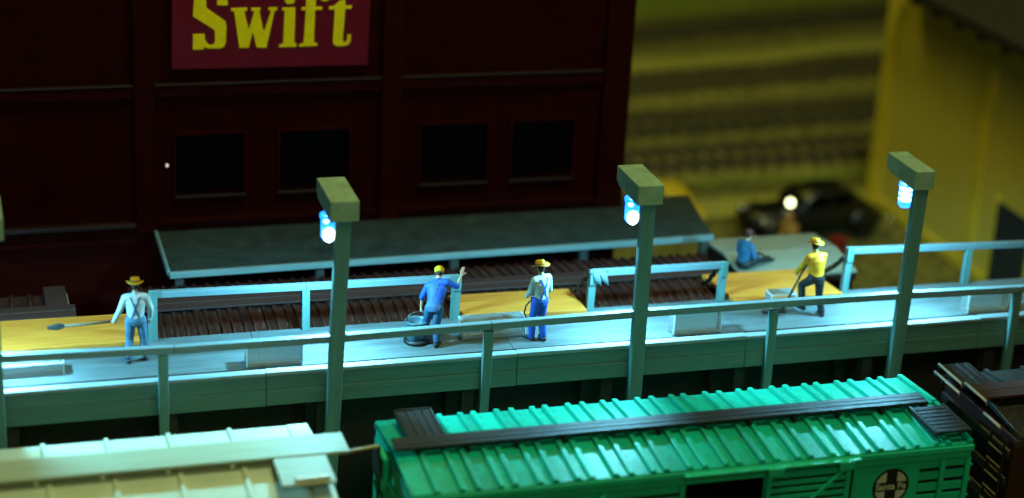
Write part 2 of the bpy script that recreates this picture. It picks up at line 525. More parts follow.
# sign board with raised painted letters
SG = thing('sign_board', 'red sign board with yellow letters reading Swift on the dark wall', 'sign', (-3.9, WY_ - .11, 8.42))
mb = MB()
mb.prism([(-6.09, 8.44), (-1.71, 8.41), (-1.66, 10.75), (-6.05, 10.78)], lambda p: Vector((p[0], WY_ - .16, p[1])), lambda p: Vector((p[0], WY_ - .06, p[1])))
mb.build('panel', 'sign_red', SG, bevel=.008)
LET = {
    'S': [(-5.62, 9.63), (-5.59, 10.0), (-5.57, 10.18), (-5.47, 10.33), (-5.29, 10.36), (-5.23, 10.3), (-5.15, 10.35), (-4.87, 10.35), (-4.86, 9.86), (-5.09, 9.86), (-5.1, 10.07), (-5.15, 10.18), (-5.25, 10.2), (-5.33, 10.16), (-5.33, 9.99), (-5.32, 9.81), (-5.04, 9.6), (-4.91, 9.5), (-4.89, 9.38), (-4.9, 9.05), (-4.94, 8.93), (-5.04, 8.89), (-5.3, 8.90), (-5.38, 8.94), (-5.39, 8.88), (-5.63, 8.88), (-5.62, 9.23), (-5.37, 9.23), (-5.36, 9.1), (-5.3, 9.0), (-5.22, 8.97), (-5.16, 9.01), (-5.14, 9.1), (-5.15, 9.31)],
    'w': [(-4.79, 9.79), (-4.44, 9.8), (-4.44, 9.73), (-4.5, 9.72), (-4.41, 9.33), (-4.39, 9.33), (-4.28, 9.71), (-4.35, 9.72), (-4.35, 9.79), (-4.14, 9.79), (-4.14, 9.73), (-4.17, 9.72), (-4.08, 9.28), (-4.05, 9.28), (-3.91, 9.72), (-3.97, 9.72), (-3.97, 9.79), (-3.77, 9.79), (-3.78, 9.72), (-3.83, 9.71), (-4.01, 8.88), (-4.23, 8.89), (-4.3, 9.22), (-4.32, 9.22), (-4.4, 8.89), (-4.61, 8.89), (-4.72, 9.71), (-4.79, 9.73)],
    'i': [(-3.66, 9.78), (-3.37, 9.78), (-3.39, 8.96), (-3.33, 8.95), (-3.35, 8.88), (-3.73, 8.88), (-3.72, 8.94), (-3.64, 8.96), (-3.61, 9.71), (-3.67, 9.71)],
    'dot': [(-3.61, 9.92), (-3.61, 10.02), (-3.55, 10.06), (-3.45, 10.06), (-3.39, 10.02), (-3.38, 9.92), (-3.43, 9.86), (-3.56, 9.86)],
    'f': [(-3.23, 9.78), (-3.14, 9.78), (-3.13, 10.03), (-3.06, 10.15), (-2.93, 10.2), (-2.75, 10.2), (-2.62, 10.14), (-2.61, 9.94), (-2.68, 9.9), (-2.78, 9.91), (-2.81, 9.96), (-2.81, 10.05), (-2.87, 10.06), (-2.91, 10.01), (-2.92, 9.78), (-2.77, 9.78), (-2.78, 9.71), (-2.93, 9.71), (-2.95, 8.96), (-2.87, 8.95), (-2.88, 8.89), (-3.28, 8.88), (-3.27, 8.94), (-3.18, 8.96), (-3.14, 9.71), (-3.24, 9.71)],
    't': [(-2.62, 9.78), (-2.51, 9.79), (-2.39, 9.89), (-2.26, 9.97), (-2.25, 9.79), (-2.1, 9.79), (-2.12, 9.72), (-2.25, 9.72), (-2.3, 9.02), (-2.27, 8.96), (-2.22, 8.96), (-2.2, 9.02), (-2.19, 9.13), (-2.11, 9.13), (-2.12, 8.97), (-2.18, 8.89), (-2.29, 8.87), (-2.43, 8.87), (-2.51, 8.92), (-2.52, 8.99), (-2.49, 9.71), (-2.62, 9.71)],
}
for g in (('S',), ('w',), ('i', 'dot'), ('f',), ('t',)):
    mb = MB()
    for k in g:
        mb.prism(LET[k], lambda p: Vector((p[0], WY_ - .185, p[1])), lambda p: Vector((p[0], WY_ - .158, p[1])))
    mb.build('letter', 'sign_yellow', SG, bevel=.006)

# canopy below the windows
CN = thing('dock_canopy', 'flat dark tar paper canopy with a pale front edge under the windows', 'canopy', (0, 6.2, 0))
CF = [(-6.42, 4.93, 4.50), (6.24, 5.22, 4.50)]
mb = MB()
q = [(-6.42, 4.96), (6.24, 5.26), (6.55, 7.6), (XR + .1, 7.6), (XR + .1, 7.16), (XR + .02, 7.12), (-6.45, 7.12)]
mb.prism(q, lambda p: Vector((p[0], p[1], 4.47 + .05 * (p[1] - 5))), lambda p: Vector((p[0], p[1], 4.56 + .05 * (p[1] - 5))))
mb.build('roof_sheet', 'tar_paper', CN, bevel=.01)
mb = MB()
mb.bar((-6.46, 4.91, 4.505), (6.27, 5.205, 4.505), .09, .14)
mb.build('edge_board', 'canopy_edge', CN, bevel=.012)
mb = MB()
mb.bar((-6.47, 4.97, 4.535), (-6.5, 7.1, 4.645), .07, .13)
mb.build('edge_board', 'canopy_edge', CN, bevel=.012)
for x in (-6.2, -3.1, 0, 3.1, 6.1):
    mb = MB()
    mb.bar((x, 5.35, 4.46), (x, 5.35, 0), .18, .18)
    mb.build('post', 'dark_timber', CN)
mb = MB()
mb.box(-6.4, 6.2, 5.4, 7.1, 0, 1.1)
mb.build('platform', 'dark_timber', CN)

# ------------------------------------------------------------------ freight cars
wheel_mb = MB()
wheel_mb.lathe([(.05, -.09), (.36, -.07), (.40, -.04), (.40, .05), (.45, .06), (.45, .09), (.05, .09)], axis='y', n=18)
WHEEL = wheel_mb.mesh('wheel')
WHEEL.materials.append(MATS['black_iron'])


def running_gear(root, x0, x1, yc):
    o = root.location
    part('underframe', 'black_iron', root, (x0 + .3, x1 - .3, yc - .35, yc + .35, .75, 1.08))
    for x in (x0 + 1.7, x1 - 1.7):
        t = part('truck', 'black_iron', root, (x - 1.2, x + 1.2, yc - .98, yc - .88, .5, .78), (x - 1.2, x + 1.2, yc + .88, yc + .98, .5, .78), (x - .2, x + .2, yc - .88, yc + .88, .5, .72))
        for dx in (-.8, .8):
            for s in (-1, 1):
                wh = link('wheel', WHEEL, None, t, loc=(x + dx - o.x, yc + s * .74 - o.y, .80))
                wh.rotation_euler = (0, 0, 0 if s > 0 else math.pi)
    for x, s in ((x0, -1), (x1, 1)):
        part('coupler', 'black_iron', root, (min(x - .05 * s, x + .32 * s), max(x - .05 * s, x + .32 * s), yc - .1, yc + .1, .92, 1.12), bevel=.03)


def rib_panels(root, x0, x1, yc, hw, ze, zr, pitches, mt, rib_h=.055, rib_w=.1, sides=(-1, 1), mid=.0, jit=0.0):
    """corrugated roof: one raised-rib panel after another on both slopes, each its own piece sharing mesh data"""
    cache = {}
    for s in sides:
        x = x0
        i = 0
        while x < x1 - .02:
            p = min(pitches[i % len(pitches)], x1 - x)
            key = (round(p, 3), s)
            if key not in cache:
                prof = [(0, -.03), (0, 0), (.012, rib_h), (rib_w - .012, rib_h), (rib_w, 0)]
                if mid:
                    c_ = (rib_w + p) / 2
                    prof += [(c_ - .06, 0), (c_ - .02, mid), (c_ + .02, mid), (c_ + .06, 0)]
                prof += [(p - .004, 0), (p - .004, -.03)]
                mb = MB()
                mb.prism(prof, lambda q: Vector((q[0], s * hw, ze + q[1])), lambda q: Vector((q[0], s * .02, zr + q[1])))
                me = mb.mesh('roof_panel')
                me.materials.append(MATS[mt])
                cache[key] = me
            o = link('roof_panel', cache[key], None, root, bevel=.012, loc=(x - root.location.x, yc - root.location.y, random.uniform(-jit, jit)))
            x += p
            i += 1


def planks_x(root, x0, x1, yc, wd, z, n, mt, th=.05, gap=.02, name='running_board'):
    w1 = (wd - gap * (n - 1)) / n
    rb = None
    for k in range(n):
        y0 = yc - wd / 2 + k * (w1 + gap)
        part(name, mt, root, (x0 + random.uniform(0, .03), x1 - random.uniform(0, .03), y0, y0 + w1, z - th, z + random.uniform(-.004, .004)), bevel=.008)


# --- green stock car, front centre
GX0, GX1, GY, GH = -3.42, 7.68, -3.3, 1.42
GC = thing('stock_car', 'green slatted livestock car with a round Santa Fe emblem in front of the dock', 'freight car', ((GX0 + GX1) / 2, GY, 0), group='freight cars in front of the dock')
running_gear(GC, GX0, GX1, GY)
part('floor', 'green_paint', GC, (GX0, GX1, GY - GH + .05, GY + GH - .05, 1.08, 1.24))
rib_panels(GC, GX0 + .42, GX1 - .02, GY, GH + .06, 4.05, 4.18, [.46, .30, .42, .26], 'green_roof', rib_h=.065, rib_w=.12, jit=.006)
for s in (-1, 1):   # plain end sheets at the left
    mb = MB()
    mb.prism([(0, -.03), (0, 0.02), (.41, .02), (.41, -.03)], lambda q: Vector((GX0 + q[0], GY + s * (GH + .06), 4.05 + q[1])), lambda q: Vector((GX0 + q[0], GY + s * .02, 4.18 + q[1])))
    mb.build('roof_panel', 'green_roof', GC, bevel=.012)
    y0 = GY + s * (GH + .05)
    part('roof_fascia', 'green_paint', GC, (GX0, GX1, min(y0, y0 + s * .05), max(y0, y0 + s * .05), 3.90, 4.02), bevel=.015)
# running board on saddles
planks_x(GC, GX0 + .0, GX1 - .35, GY - .03, .45, 4.36, 3, 'walk_dark')
for k in range(12):
    x = GX0 + .4 + k * .93
    part('saddle', 'walk_dark', GC, (x, x + .07, GY - .28, GY + .22, 4.20, 4.305), bevel=0)
# lateral boards at the ends: left one to the rear, right one to the front
for k in range(4):
    part('lateral_board', 'walk_dark', GC, (GX0 + .38 + k * .155, GX0 + .52 + k * .155, GY + .25, GY + 1.3, 4.27, 4.32), bevel=.006)
for k in range(7):
    y0 = GY - .36 - k * .155
    part('lateral_board', 'walk_dark', GC, (GX1 - .78, GX1 - .12, y0 - .13, y0, 4.27, 4.32), bevel=.006)
for xq in (GX1 - .84, GX1 - .11):
    part('lateral_frame', 'walk_dark', GC, (xq, xq + .05, GY - 1.45, GY - .3, 4.21, 4.33))
for bq in ((GX0 + .32, GX0 + .37, GY + .25, GY + 1.34, 4.21, 4.34), (GX0 + 1.0, GX0 + 1.05, GY + .25, GY + 1.34, 4.21, 4.34), (GX0 + .38, GX0 + .99, GY + 1.31, GY + 1.35, 4.23, 4.345)):
    part('lateral_frame', 'walk_dark', GC, bq)
# sides
slat_cache = {}


def slat(x0, x1, y, z, h=.17, th=.05):
    key = (round(x1 - x0, 3), h)
    if key not in slat_cache:
        mb = MB()
        mb.box(0, x1 - x0, -th / 2, th / 2, 0, h)
        me = mb.mesh('slat')
        me.materials.append(MATS['green_paint'])
        slat_cache[key] = me
    link('slat', slat_cache[key], None, GC, bevel=.01, loc=(x0 - GC.location.x, y - GC.location.y, z + random.uniform(-.008, .008)))


for s in (-1, 1):
    y = GY + s * GH
    for xa, xb in ((GX0 + .06, 1.8), (3.42, GX1 - .62), (GX1 - .55, GX1 - .05)):
        for k in range(10):
            z = 1.30 + k * .25
            if s > 0 or not (xa == 3.42 and z > 2.6):
                slat(xa, xb, y - s * .03, z)
    # the part right of the emblem plate
    if s < 0:
        for k in range(6, 10):
            slat(6.62, 7.06, y + .03, 1.30 + k * .25)
    ya, yb = sorted((y + s * .002, y + s * .045))
    part('letter_board', 'green_paint', GC, (GX0 + .02, GX1 - .02, ya, yb, 3.74, 3.897), bevel=.01)
    part('side_sill', 'green_paint', GC, (GX0, GX1, ya, yb, 1.06, 1.27), bevel=.01)
    ya, yb = sorted((y + s * .001, y + s * .07))
    for x in (GX0 + .05, -2.2, -1.0, .2, 1.72, 3.40, 5.08, 7.08, GX1 - .06):
        part('side_post', 'green_paint', GC, (x - .05, x + .05, ya, yb, 1.272, 3.738), bevel=.01)
    for x in (-2.7, -.3, 2.55):
        mb = MB()
        mb.bar((x - .5 if x < 1 else x + .0, y + s * .09, 1.3), (x + .45, y + s * .09, 3.7), .04, .09, upv=(1, 0, 0))
        if x < 1:
            mb.build('diagonal_brace', 'green_paint', GC, bevel=.008)
part('interior_shade', 'black_iron', GC, (GX0 + .07, GX1 - .07, GY + GH - .12, GY + GH - .06, 1.25, 3.95), bevel=0)  # black sheets added behind the slats to darken the car's interior
part('interior_shade', 'black_iron', GC, (GX0 + .07, 1.85, GY - GH + .06, GY - GH + .10, 1.25, 3.95), bevel=0)
part('interior_shade', 'black_iron', GC, (3.36, GX1 - .07, GY - GH + .06, GY - GH + .10, 1.25, 3.95), bevel=0)
# emblem plate
part('emblem_plate', 'green_paint', GC, (5.20, 6.60, GY - GH - .035, GY - GH - .004, 2.55, 3.72), bevel=.01)
# open door slid to the right, slatted with a diagonal
DR = part('door', 'green_paint', GC, (3.36, 3.46, GY - GH - .17, GY - GH - .1, 1.25, 3.93), (4.98, 5.08, GY - GH - .17, GY - GH - .1, 1.25, 3.93))
DR['_o'] = GC.location[:]
for k in range(17):
    z = 1.3 + k * .152
    part('door_slat', 'green_paint', DR, (3.44, 5.0, GY - GH - .15, GY - GH - .105, z, z + .09), bevel=.008)
mb = MB()
mb.bar((3.5, GY - GH - .185, 2.55), (4.9, GY - GH - .185, 3.8), .03, .06)
mb.build('door_brace', 'green_paint', DR, bevel=.008)
part('door_track', 'green_paint', GC, (1.7, 5.25, GY - GH - .2, GY - GH - .09, 3.945, 4.0), bevel=.01)
for x in (3.5, 4.95):
    part('door_hanger', 'green_paint', DR, (x - .16, x + .16, GY - GH - .23, GY - GH - .172, 3.82, 3.99), bevel=.01)
# ends
for xe, s in ((GX0, -1), (GX1, 1)):
    xa, xb = sorted((xe, xe - s * .06))
    part('end_wall', 'green_paint', GC, (xa, xb, GY - GH + .06, GY + GH - .06, 1.3, 3.98))
    for k in range(7):
        z = 1.5 + k * .33
        mb = MB()
        mb.tube([(xe + s * .12, GY - GH + .1, z), (xe + s * .12, GY - GH + .55, z)], .022)
        mb.build('ladder_rung', 'green_paint', GC)
mb = MB()
mb.tube([(GX0 - .16, GY + .4, 1.2), (GX0 - .16, GY + .4, 4.1)], .03)
mb.build('brake_staff', 'black_iron', GC)
mb = MB()
mb.lathe([(.30, -.02), (.33, 0), (.30, .02), (.26, 0)], (GX0 - .2, GY + .4, 3.75), axis='x', n=20)
for k in range(4):
    a = k * math.pi / 2
    mb.bar((GX0 - .2, GY + .4, 3.75), (GX0 - .2, GY + .4 + .3 * math.cos(a), 3.75 + .3 * math.sin(a)), .03, .03)
mb.build('brake_wheel', 'black_iron', GC)
part('brake_housing', 'green_paint', GC, (GX0 - .14, GX0 - .01, GY + .15, GY + .75, 3.3, 3.95), bevel=.04)
for z in (2.2, 2.8, 3.4):
    part('end_rib', 'green_paint', GC, (GX0 - .06, GX0 - .002, GY - GH + .1, GY + GH - .1, z, z + .12), bevel=.03)
# round emblem
EY = GY - GH - .036
EC = (6.02, 3.26)


def disc(r, y0, y1, name, mt, parent, cx=EC[0], cz=EC[1], n=40, rx=1.0):
    mb = MB()
    mb.prism([(cx + r * rx * math.cos(2 * math.pi * k / n), cz + r * math.sin(2 * math.pi * k / n)) for k in range(n)], lambda p: Vector((p[0], y0, p[1])), lambda p: Vector((p[0], y1, p[1])))
    return mb.build(name, mt, parent)


EM = disc(.385, EY - .006, EY + .002, 'emblem', 'emblem_black', GC)
EM['label'] = 'black round emblem with pale quarters and the words Santa Fe'
EM['_o'] = GC.location[:]
for a0 in (0, 90, 180, 270):
    mb = MB()
    pts = []
    rr, g, gz = .335, .115, .10
    cs = [(1, 1), (-1, 1), (-1, -1), (1, -1)][a0 // 90]
    a1, a2 = math.asin(gz / rr), math.acos(g / rr)
    arc = [(rr * math.cos(a1 + (a2 - a1) * t / 8), rr * math.sin(a1 + (a2 - a1) * t / 8)) for t in range(9)]
    pts = [(g, gz)] + arc
    pts = [(EC[0] + cs[0] * x, EC[1] + cs[1] * z) for x, z in pts]
    mb.prism(pts, lambda p: Vector((p[0], EY - .009, p[1])), lambda p: Vector((p[0], EY - .005, p[1])))
    mb.build('emblem_quarter', 'emblem_pale', EM)
fc = bpy.data.curves.new('lettering', 'FONT')
fc.body = 'Santa Fe'
fc.size = .19
fc.offset = .004
fc.extrude = .002
fc.align_x = 'CENTER'
fc.align_y = 'CENTER'
tmp = bpy.data.objects.new('tmp', fc)
col.objects.link(tmp)
bpy.context.view_layer.update()
tme = bpy.data.meshes.new_from_object(tmp.evaluated_get(bpy.context.evaluated_depsgraph_get()))
bpy.data.objects.remove(tmp)
tme.transform(Matrix.Translation((EC[0] - GC.location.x, EY - .009 - GC.location.y, EC[1])) @ Matrix.Rotation(math.pi / 2, 4, 'X'))
tme.materials.clear()
tme.materials.append(MATS['emblem_pale'])
link('lettering', tme, None, EM)

# --- cream reefer at the left
CX0, CX1, CY, CHW = -17.0, -4.66, -3.0, 1.46
CC = thing('refrigerator_car', 'cream freight car with a broad pale running board left of the green car', 'freight car', ((CX0 + CX1) / 2, CY, 0), group='freight cars in front of the dock')
running_gear(CC, CX0, CX1, CY)
part('body', 'cream_side', CC, (CX0 + .05, CX1 - .05, CY - CHW + .05, CY + CHW - .05, 1.05, 3.93))
rib_panels(CC, CX1 - 1.13 * 10 - .4, CX1 - .4, CY, CHW + .06, 3.96, 4.16, [1.13], 'cream_paint', rib_h=.05, rib_w=.10)
for s in (-1, 1):
    mb = MB()
    mb.prism([(-.395, -.03), (-.395, 0.015), (0, .015), (0, -.03)], lambda q: Vector((CX1 + q[0], CY + s * (CHW + .06), 3.96 + q[1])), lambda q: Vector((CX1 + q[0], CY + s * .02, 4.16 + q[1])))
    mb.build('roof_panel', 'cream_paint', CC, bevel=.012)
    y0 = CY + s * (CHW + .02)
    part('roof_fascia', 'cream_paint', CC, (CX0, CX1, min(y0, y0 + s * .06), max(y0, y0 + s * .06), 3.72, 3.95), bevel=.015)
planks_x(CC, CX0, CX1 + .42, CY - .02, .74, 4.33, 1, 'cream_walk', th=.06, gap=.012)
for k in range(11):
    x = CX1 - .6 - k * 1.13
    part('saddle', 'cream_paint', CC, (x, x + .07, CY - .38, CY + .34, 4.16, 4.268), bevel=0)
# end platform towards the front (T shape) and its small step
part('lateral_board', 'cream_walk', CC, (CX1 - .98, CX1 - .02, CY - 1.42, CY - .405, 4.25, 4.31), bevel=.012)
part('end_block', 'cream_side', CC, (CX1 - .74, CX1 - .12, CY - 1.36, CY - 1.22, 4.312, 4.37), bevel=.015)
for z in (1.6, 2.0, 2.4, 2.8, 3.2, 3.6):
    mb = MB()
    mb.tube([(CX1 + .1, CY - 1.3, z), (CX1 + .1, CY - .85, z)], .022)
    mb.build('ladder_rung', 'cream_side', CC)

mb = MB()
mb.bar((-4.26, CY, 4.10), (-3.62, CY, 4.165), .05, .05)
mb.build('end_handrail', 'cream_side', CC, bevel=.01)
# --- dark brown car at the right edge
BX0, BX1, BY, BH = 8.62, 20.0, -3.25, 1.45
BC = thing('dark_boxcar', 'dark brown freight car with black ribbed roof at the right edge', 'freight car', ((BX0 + BX1) / 2, BY, 0), group='freight cars in front of the dock')
running_gear(BC, BX0, BX1, BY)
part('body', 'dark_red_side', BC, (BX0 + .05, BX1 - .05, BY - BH + .05, BY + BH - .05, 1.05, 3.95))
rib_panels(BC, BX0 + .1, BX0 + .1 + .86 * 13, BY, BH + .05, 3.98, 4.16, [.86], 'black_roof', rib_h=.07, rib_w=.1)
for s in (-1, 1):
    y0 = BY + s * (BH + .0)
    part('roof_fascia', 'black_roof', BC, (BX0, BX1, min(y0, y0 + s * .06), max(y0, y0 + s * .06), 3.8, 3.97), bevel=.015)
planks_x(BC, BX0 - .1, BX1, BY - .05, .62, 4.37, 2, 'walk_brown', th=.06)
for k in range(9):
    x = BX0 + .3 + k * 1.2
    part('saddle', 'black_roof', BC, (x, x + .07, BY - .3, BY + .25, 4.16, 4.308), bevel=0)
for k in range(4):
    part('lateral_board', 'black_roof', BC, (BX0 - .16 + k * .17, BX0 - .02 + k * .17, BY + .3, BY + 1.35, 4.26, 4.31), bevel=.012)
for k in range(4):
    part('end_rib', 'black_roof', BC, (BX0 - .05, BX0 + .048, BY - BH + .1, BY + BH - .1, 1.7 + k * .6, 1.9 + k * .6), bevel=.04)
for z in [1.5 + .3 * k for k in range(8)]:
    mb = MB()
    mb.tube([(BX0 - .14, BY - 1.3, z), (BX0 - .14, BY - .8, z)], .024)
    mb.build('ladder_rung', 'rail_steel', BC)
for k, (ya, yb, zz) in enumerate(((1.28, .35, 4.36), (1.30, .30, 4.18), (.2, -.62, 4.44), (-.7, -1.3, 4.22))):  # pale bars added in place of bright edge highlights on this car end
    mb = MB()
    mb.tube([(BX0 - .20 - .05 * (k % 2), BY + ya, zz - .1), (BX0 - .24 - .05 * (k % 2), BY + ya, zz), (BX0 - .24 - .05 * (k % 2), BY + yb, zz), (BX0 - .20 - .05 * (k % 2), BY + yb, zz - .1)], .028)
    mb.build('glint_bar', 'edge_glint', BC, smooth=True)
for y0 in (-1.3, -.8):
    mb = MB()
    mb.tube([(BX0 - .11, BY + y0, 1.3), (BX0 - .11, BY + y0, 3.9)], .024)
    mb.build('ladder_stile', 'black_iron', BC)

# --- freight cars behind the dock
MX0, MX1, MY, MH = -7.35, 5.85, 3.58, 1.48
MC = thing('brown_boxcar', 'long brown boxcar with a worn corrugated roof between the dock and the canopy', 'freight car', ((MX0 + MX1) / 2, MY, 0), group='freight cars behind the dock')
running_gear(MC, MX0, MX1, MY)
part('body', 'brown_side', MC, (MX0 + .05, MX1 - .05, MY - MH + .05, MY + MH - .05, 1.05, 4.13))
rib_panels(MC, MX0, MX1, MY, MH + .03, 4.15, 4.32, [.24, .20, .28, .22], 'brown_roof', rib_h=.055, rib_w=.085, jit=.006)
for s in (-1, 1):
    y0 = MY + s * (MH - .03)
    part('roof_fascia', 'brown_side', MC, (MX0, MX1, min(y0, y0 + s * .06), max(y0, y0 + s * .06), 4.0, 4.14), bevel=.012)
planks_x(MC, MX0 - .1, MX1 + .1, MY, .6, 4.42, 2, 'walk_brown', th=.05)
for k in range(14):
    x = MX0 + .3 + k * .95
    part('saddle', 'brown_side', MC, (x, x + .07, MY - .27, MY + .27, 4.32, 4.368), bevel=0)

LX0, LX1 = -20.0, -8.62
LC = thing('weathered_boxcar', 'weathered dark brown freight car with pale roof end behind the left ramp', 'freight car', ((LX0 + LX1) / 2, MY, 0), group='freight cars behind the dock')
running_gear(LC, LX0, LX1, MY)
part('body', 'brown_side', LC, (LX0 + .05, LX1 - .05, MY - MH + .05, MY + MH - .05, 1.05, 4.13))
rib_panels(LC, LX1 - .45 - .38 * 28, LX1 - .45, MY, MH + .03, 4.15, 4.32, [.38], 'brown_roof', rib_h=.05, rib_w=.09)
for s in (-1, 1):
    mb = MB()
    mb.prism([(-.44, -.03), (-.44, .02), (0, .02), (0, -.03)], lambda q: Vector((LX1 + q[0], MY + s * (MH + .03), 4.15 + q[1])), lambda q: Vector((LX1 + q[0], MY + s * .02, 4.32 + q[1])))
    mb.build('roof_panel', 'grey_roof', LC, bevel=.012)
planks_x(LC, LX0, LX1 + .1, MY, .6, 4.42, 2, 'walk_brown', th=.05)
for k in range(8):
    x = LX1 - .6 - k * 1.2
    part('saddle', 'brown_side', LC, (x, x + .07, MY - .27, MY + .27, 4.32, 4.368), bevel=0)
part('lateral_board', 'walk_brown', LC, (LX1 - .5, LX1 - .05, MY + .33, MY + 1.4, 4.33, 4.39), bevel=.01)

KX0, KX1, KY, KH = 6.25, 9.12, 4.5, 1.22
KC = thing('maroon_car', 'short maroon rail car with a plain grey roof behind the right ramp', 'freight car', ((KX0 + KX1) / 2, KY, 0), group='freight cars behind the dock')
running_gear(KC, KX0 - .3, KX1 + .3, KY)
part('body', 'dark_red_side', KC, (KX0 + .06, KX1 - .06, KY - KH + .06, KY + KH - .06, 1.05, 4.18))
mb = MB()
mb.prism([(-KH, 4.19), (0, 4.33), (KH, 4.19), (KH, 4.25), (0, 4.39), (-KH, 4.25)], lambda p: Vector((KX0, KY + p[0], p[1])), lambda p: Vector((KX1, KY + p[0], p[1])))
mb.build('roof', 'grey_roof', KC, bevel=.012)
part('roof_fascia', 'brown_side', KC, (KX0 + .02, KX1 - .02, KY - KH + .005, KY - KH + .058, 4.02, 4.18), bevel=.01)
for x in (KX0 + .7, KX0 + 2.1):
    part('window', 'dark_glass', KC, (x - .3, x + .3, KY - KH + .03, KY - KH + .07, 2.7, 3.5), bevel=.01)

# ------------------------------------------------------------------ icing dock
DK = thing('loading_dock', 'long raised icing dock painted pale grey with wooden railings', 'dock', (0, 0, 0))
DX0, DX1 = -15.0, 16.0
# deck in sections
xs = [-15.0, -10.8, -5.2, -.1, 4.9, 10.4, 16.0]
for a, b in zip(xs[:-1], xs[1:]):
    part('deck_section', 'deck_paint', DK, (a + .004, b - .004, .19, 1.92, 4.30, D), bevel=.008)
    part('curb', 'curb_paint', DK, (a + .003, b - .003, -.105, .09, 4.345, 4.425 + random.uniform(-.008, .008)), bevel=.012)
    part('fascia_board', 'dock_paint', DK, (a + .005, b - .005, -.085, -.02, 4.055, 4.34), bevel=.01)
    part('fascia_board', 'dock_paint', DK, (a + .006, b - .006, -.10, -.025, 3.70 + random.uniform(-.01, .01), 4.048), bevel=.01)
part('channel', 'dark_timber', DK, (DX0, DX1, -.018, .185, 4.18, 4.26), bevel=0)
part('joist', 'dark_timber', DK, (DX0, DX1, .3, .5, 3.8, 4.295), (DX0, DX1, 1.5, 1.7, 3.8, 4.295), bevel=0)
part('under_dock_shade', 'dark_timber', DK, (DX0, DX1, 1.86, 1.92, 0, 3.79), bevel=0)  # dark sheet added to black out the lit ground under the dock
part('rear_fascia', 'dock_paint', DK, (DX0, DX1, 1.925, 1.97, 3.85, 4.36))
for x in (-13, -10, -7, -4, -1, 2, 5, 8, 11, 14):
    for y in (.4, 1.6):
        part('support_post', 'dark_timber', DK, (x - .12, x + .12, y - .12, y + .12, 0, 3.8), bevel=0)
    part('cross_beam', 'dark_timber', DK, (x - .1, x + .1, .53, 1.47, 3.4, 3.65), bevel=0)
# front rail
FR = [(-15, 5.15), (-10.16, 5.18), (-6.98, 5.10), (-3.75, 5.10), (-.72, 5.13), (2.35, 5.165), (5.4, 5.165), (8.33, 5.15), (11.15, 5.10), (16, 5.10)]
for (xa, za), (xb, zb) in zip(FR[:-1], FR[1:]):
    mb = MB()
    mb.bar((xa + .004, -.18, za), (xb - .004, -.18, zb), .15, .15)
    mb.build('front_rail', 'rail_paint', DK, bevel=.015)
for (x, ln) in ((-7.19, 0), (-.76, -.05), (5.41, 0), (11.15, .0), (-13.4, 0)):
    mb = MB()
    mb.bar((x + ln, -.175, 2.6), (x, -.175, 5.02), .19, .13, upv=(0, 1, 0))
    mb.build('rail_post', 'post_paint', DK, bevel=.015)
# back rails
for seg in ([(-7.16, 5.40), (-4.07, 5.36), (-.92, 5.33)], [(2.07, 5.25), (5.08, 5.24)], [(8.05, 5.39), (11.06, 5.31), (15.5, 5.20)], [(-15, 5.4), (-10.5, 5.4)]):
    for (xa, za), (xb, zb) in zip(seg[:-1], seg[1:]):
        mb = MB()
        mb.bar((xa + (.002 if xa != seg[0][0] else -.06), 1.84, za), (xb + (-.002 if xb != seg[-1][0] else .055), 1.84, zb), .13, .14)
        mb.build('back_rail', 'rail_paint', DK, bevel=.015)
    for x, z in seg:
        mb = MB()
        lean = random.uniform(-.02, .02)
        wd = .18 if x in (-7.16, -.92) else .16
        mb.bar((x, 1.84, 4.395), (x + lean, 1.84, z - .065), wd, .13, upv=(0, 1, 0))
        if x in (seg[0][0], seg[-1][0]):
            mb.bar((x + lean, 1.76, z - .25), (x + lean, 1.755, z + .11), wd * .95, .05, upv=(0, 1, 0))
        mb.build('rail_post', 'post_paint', DK, bevel=.012)

# chains hanging from rail ends at the ramp openings
def chain(a, b, sag, label):
    mb = MB()
    a, b = Vector(a), Vector(b)
    n = max(4, int((b - a).length / .12))
    for k in range(n):
        t = (k + .5) / n
        p = a.lerp(b, t) + Vector((0, 0, -sag * 4 * t * (1 - t)))
        d = (b - a).normalized()
        sd = Vector((0, 1, 0)) if k % 2 else d.cross(Vector((0, 1, 0))).normalized()
        pts = []
        for j in range(9):
            an = 2 * math.pi * j / 8
            pts.append(p + d * (.085 * math.cos(an)) + sd * (.05 * math.sin(an)))
        mb.tube(pts, .03, n=5)
    o = mb.build('chain', 'tool_iron', None, origin=a, smooth=True)
    tag(o, label, 'chain', 'chains at the dock openings')


chain((7.98, 1.84, 5.25), (7.84, 2.6, 4.58), .06, 'dark chain slanting from the rail end right of the yellow-shirted worker')
chain((5.0, 1.95, 5.15), (5.0, 2.6, 4.50), .08, 'dark chain hanging from the short middle rail, left of the right ramp')
chain((2.02, 1.92, 5.2), (1.86, 2.46, 4.58), .08, 'dark chain hanging from the middle rail beside the centre ramp')
mb = MB()
for k in range(6):
    mb.tube([(2.07 + .05 * k, 1.74, 5.34), (2.12 + .055 * k, 1.70, 5.1 - .05 * (k % 3))], .028, n=6)
mb.tube([(1.98, 1.74, 5.3), (2.4, 1.74, 5.34)], .035)
tag(mb.build('rope_coil', 'rail_paint', None, origin=(2.1, 1.74, 5.1), smooth=True), 'pale rope hung over the left post of the short middle rail', 'rope')

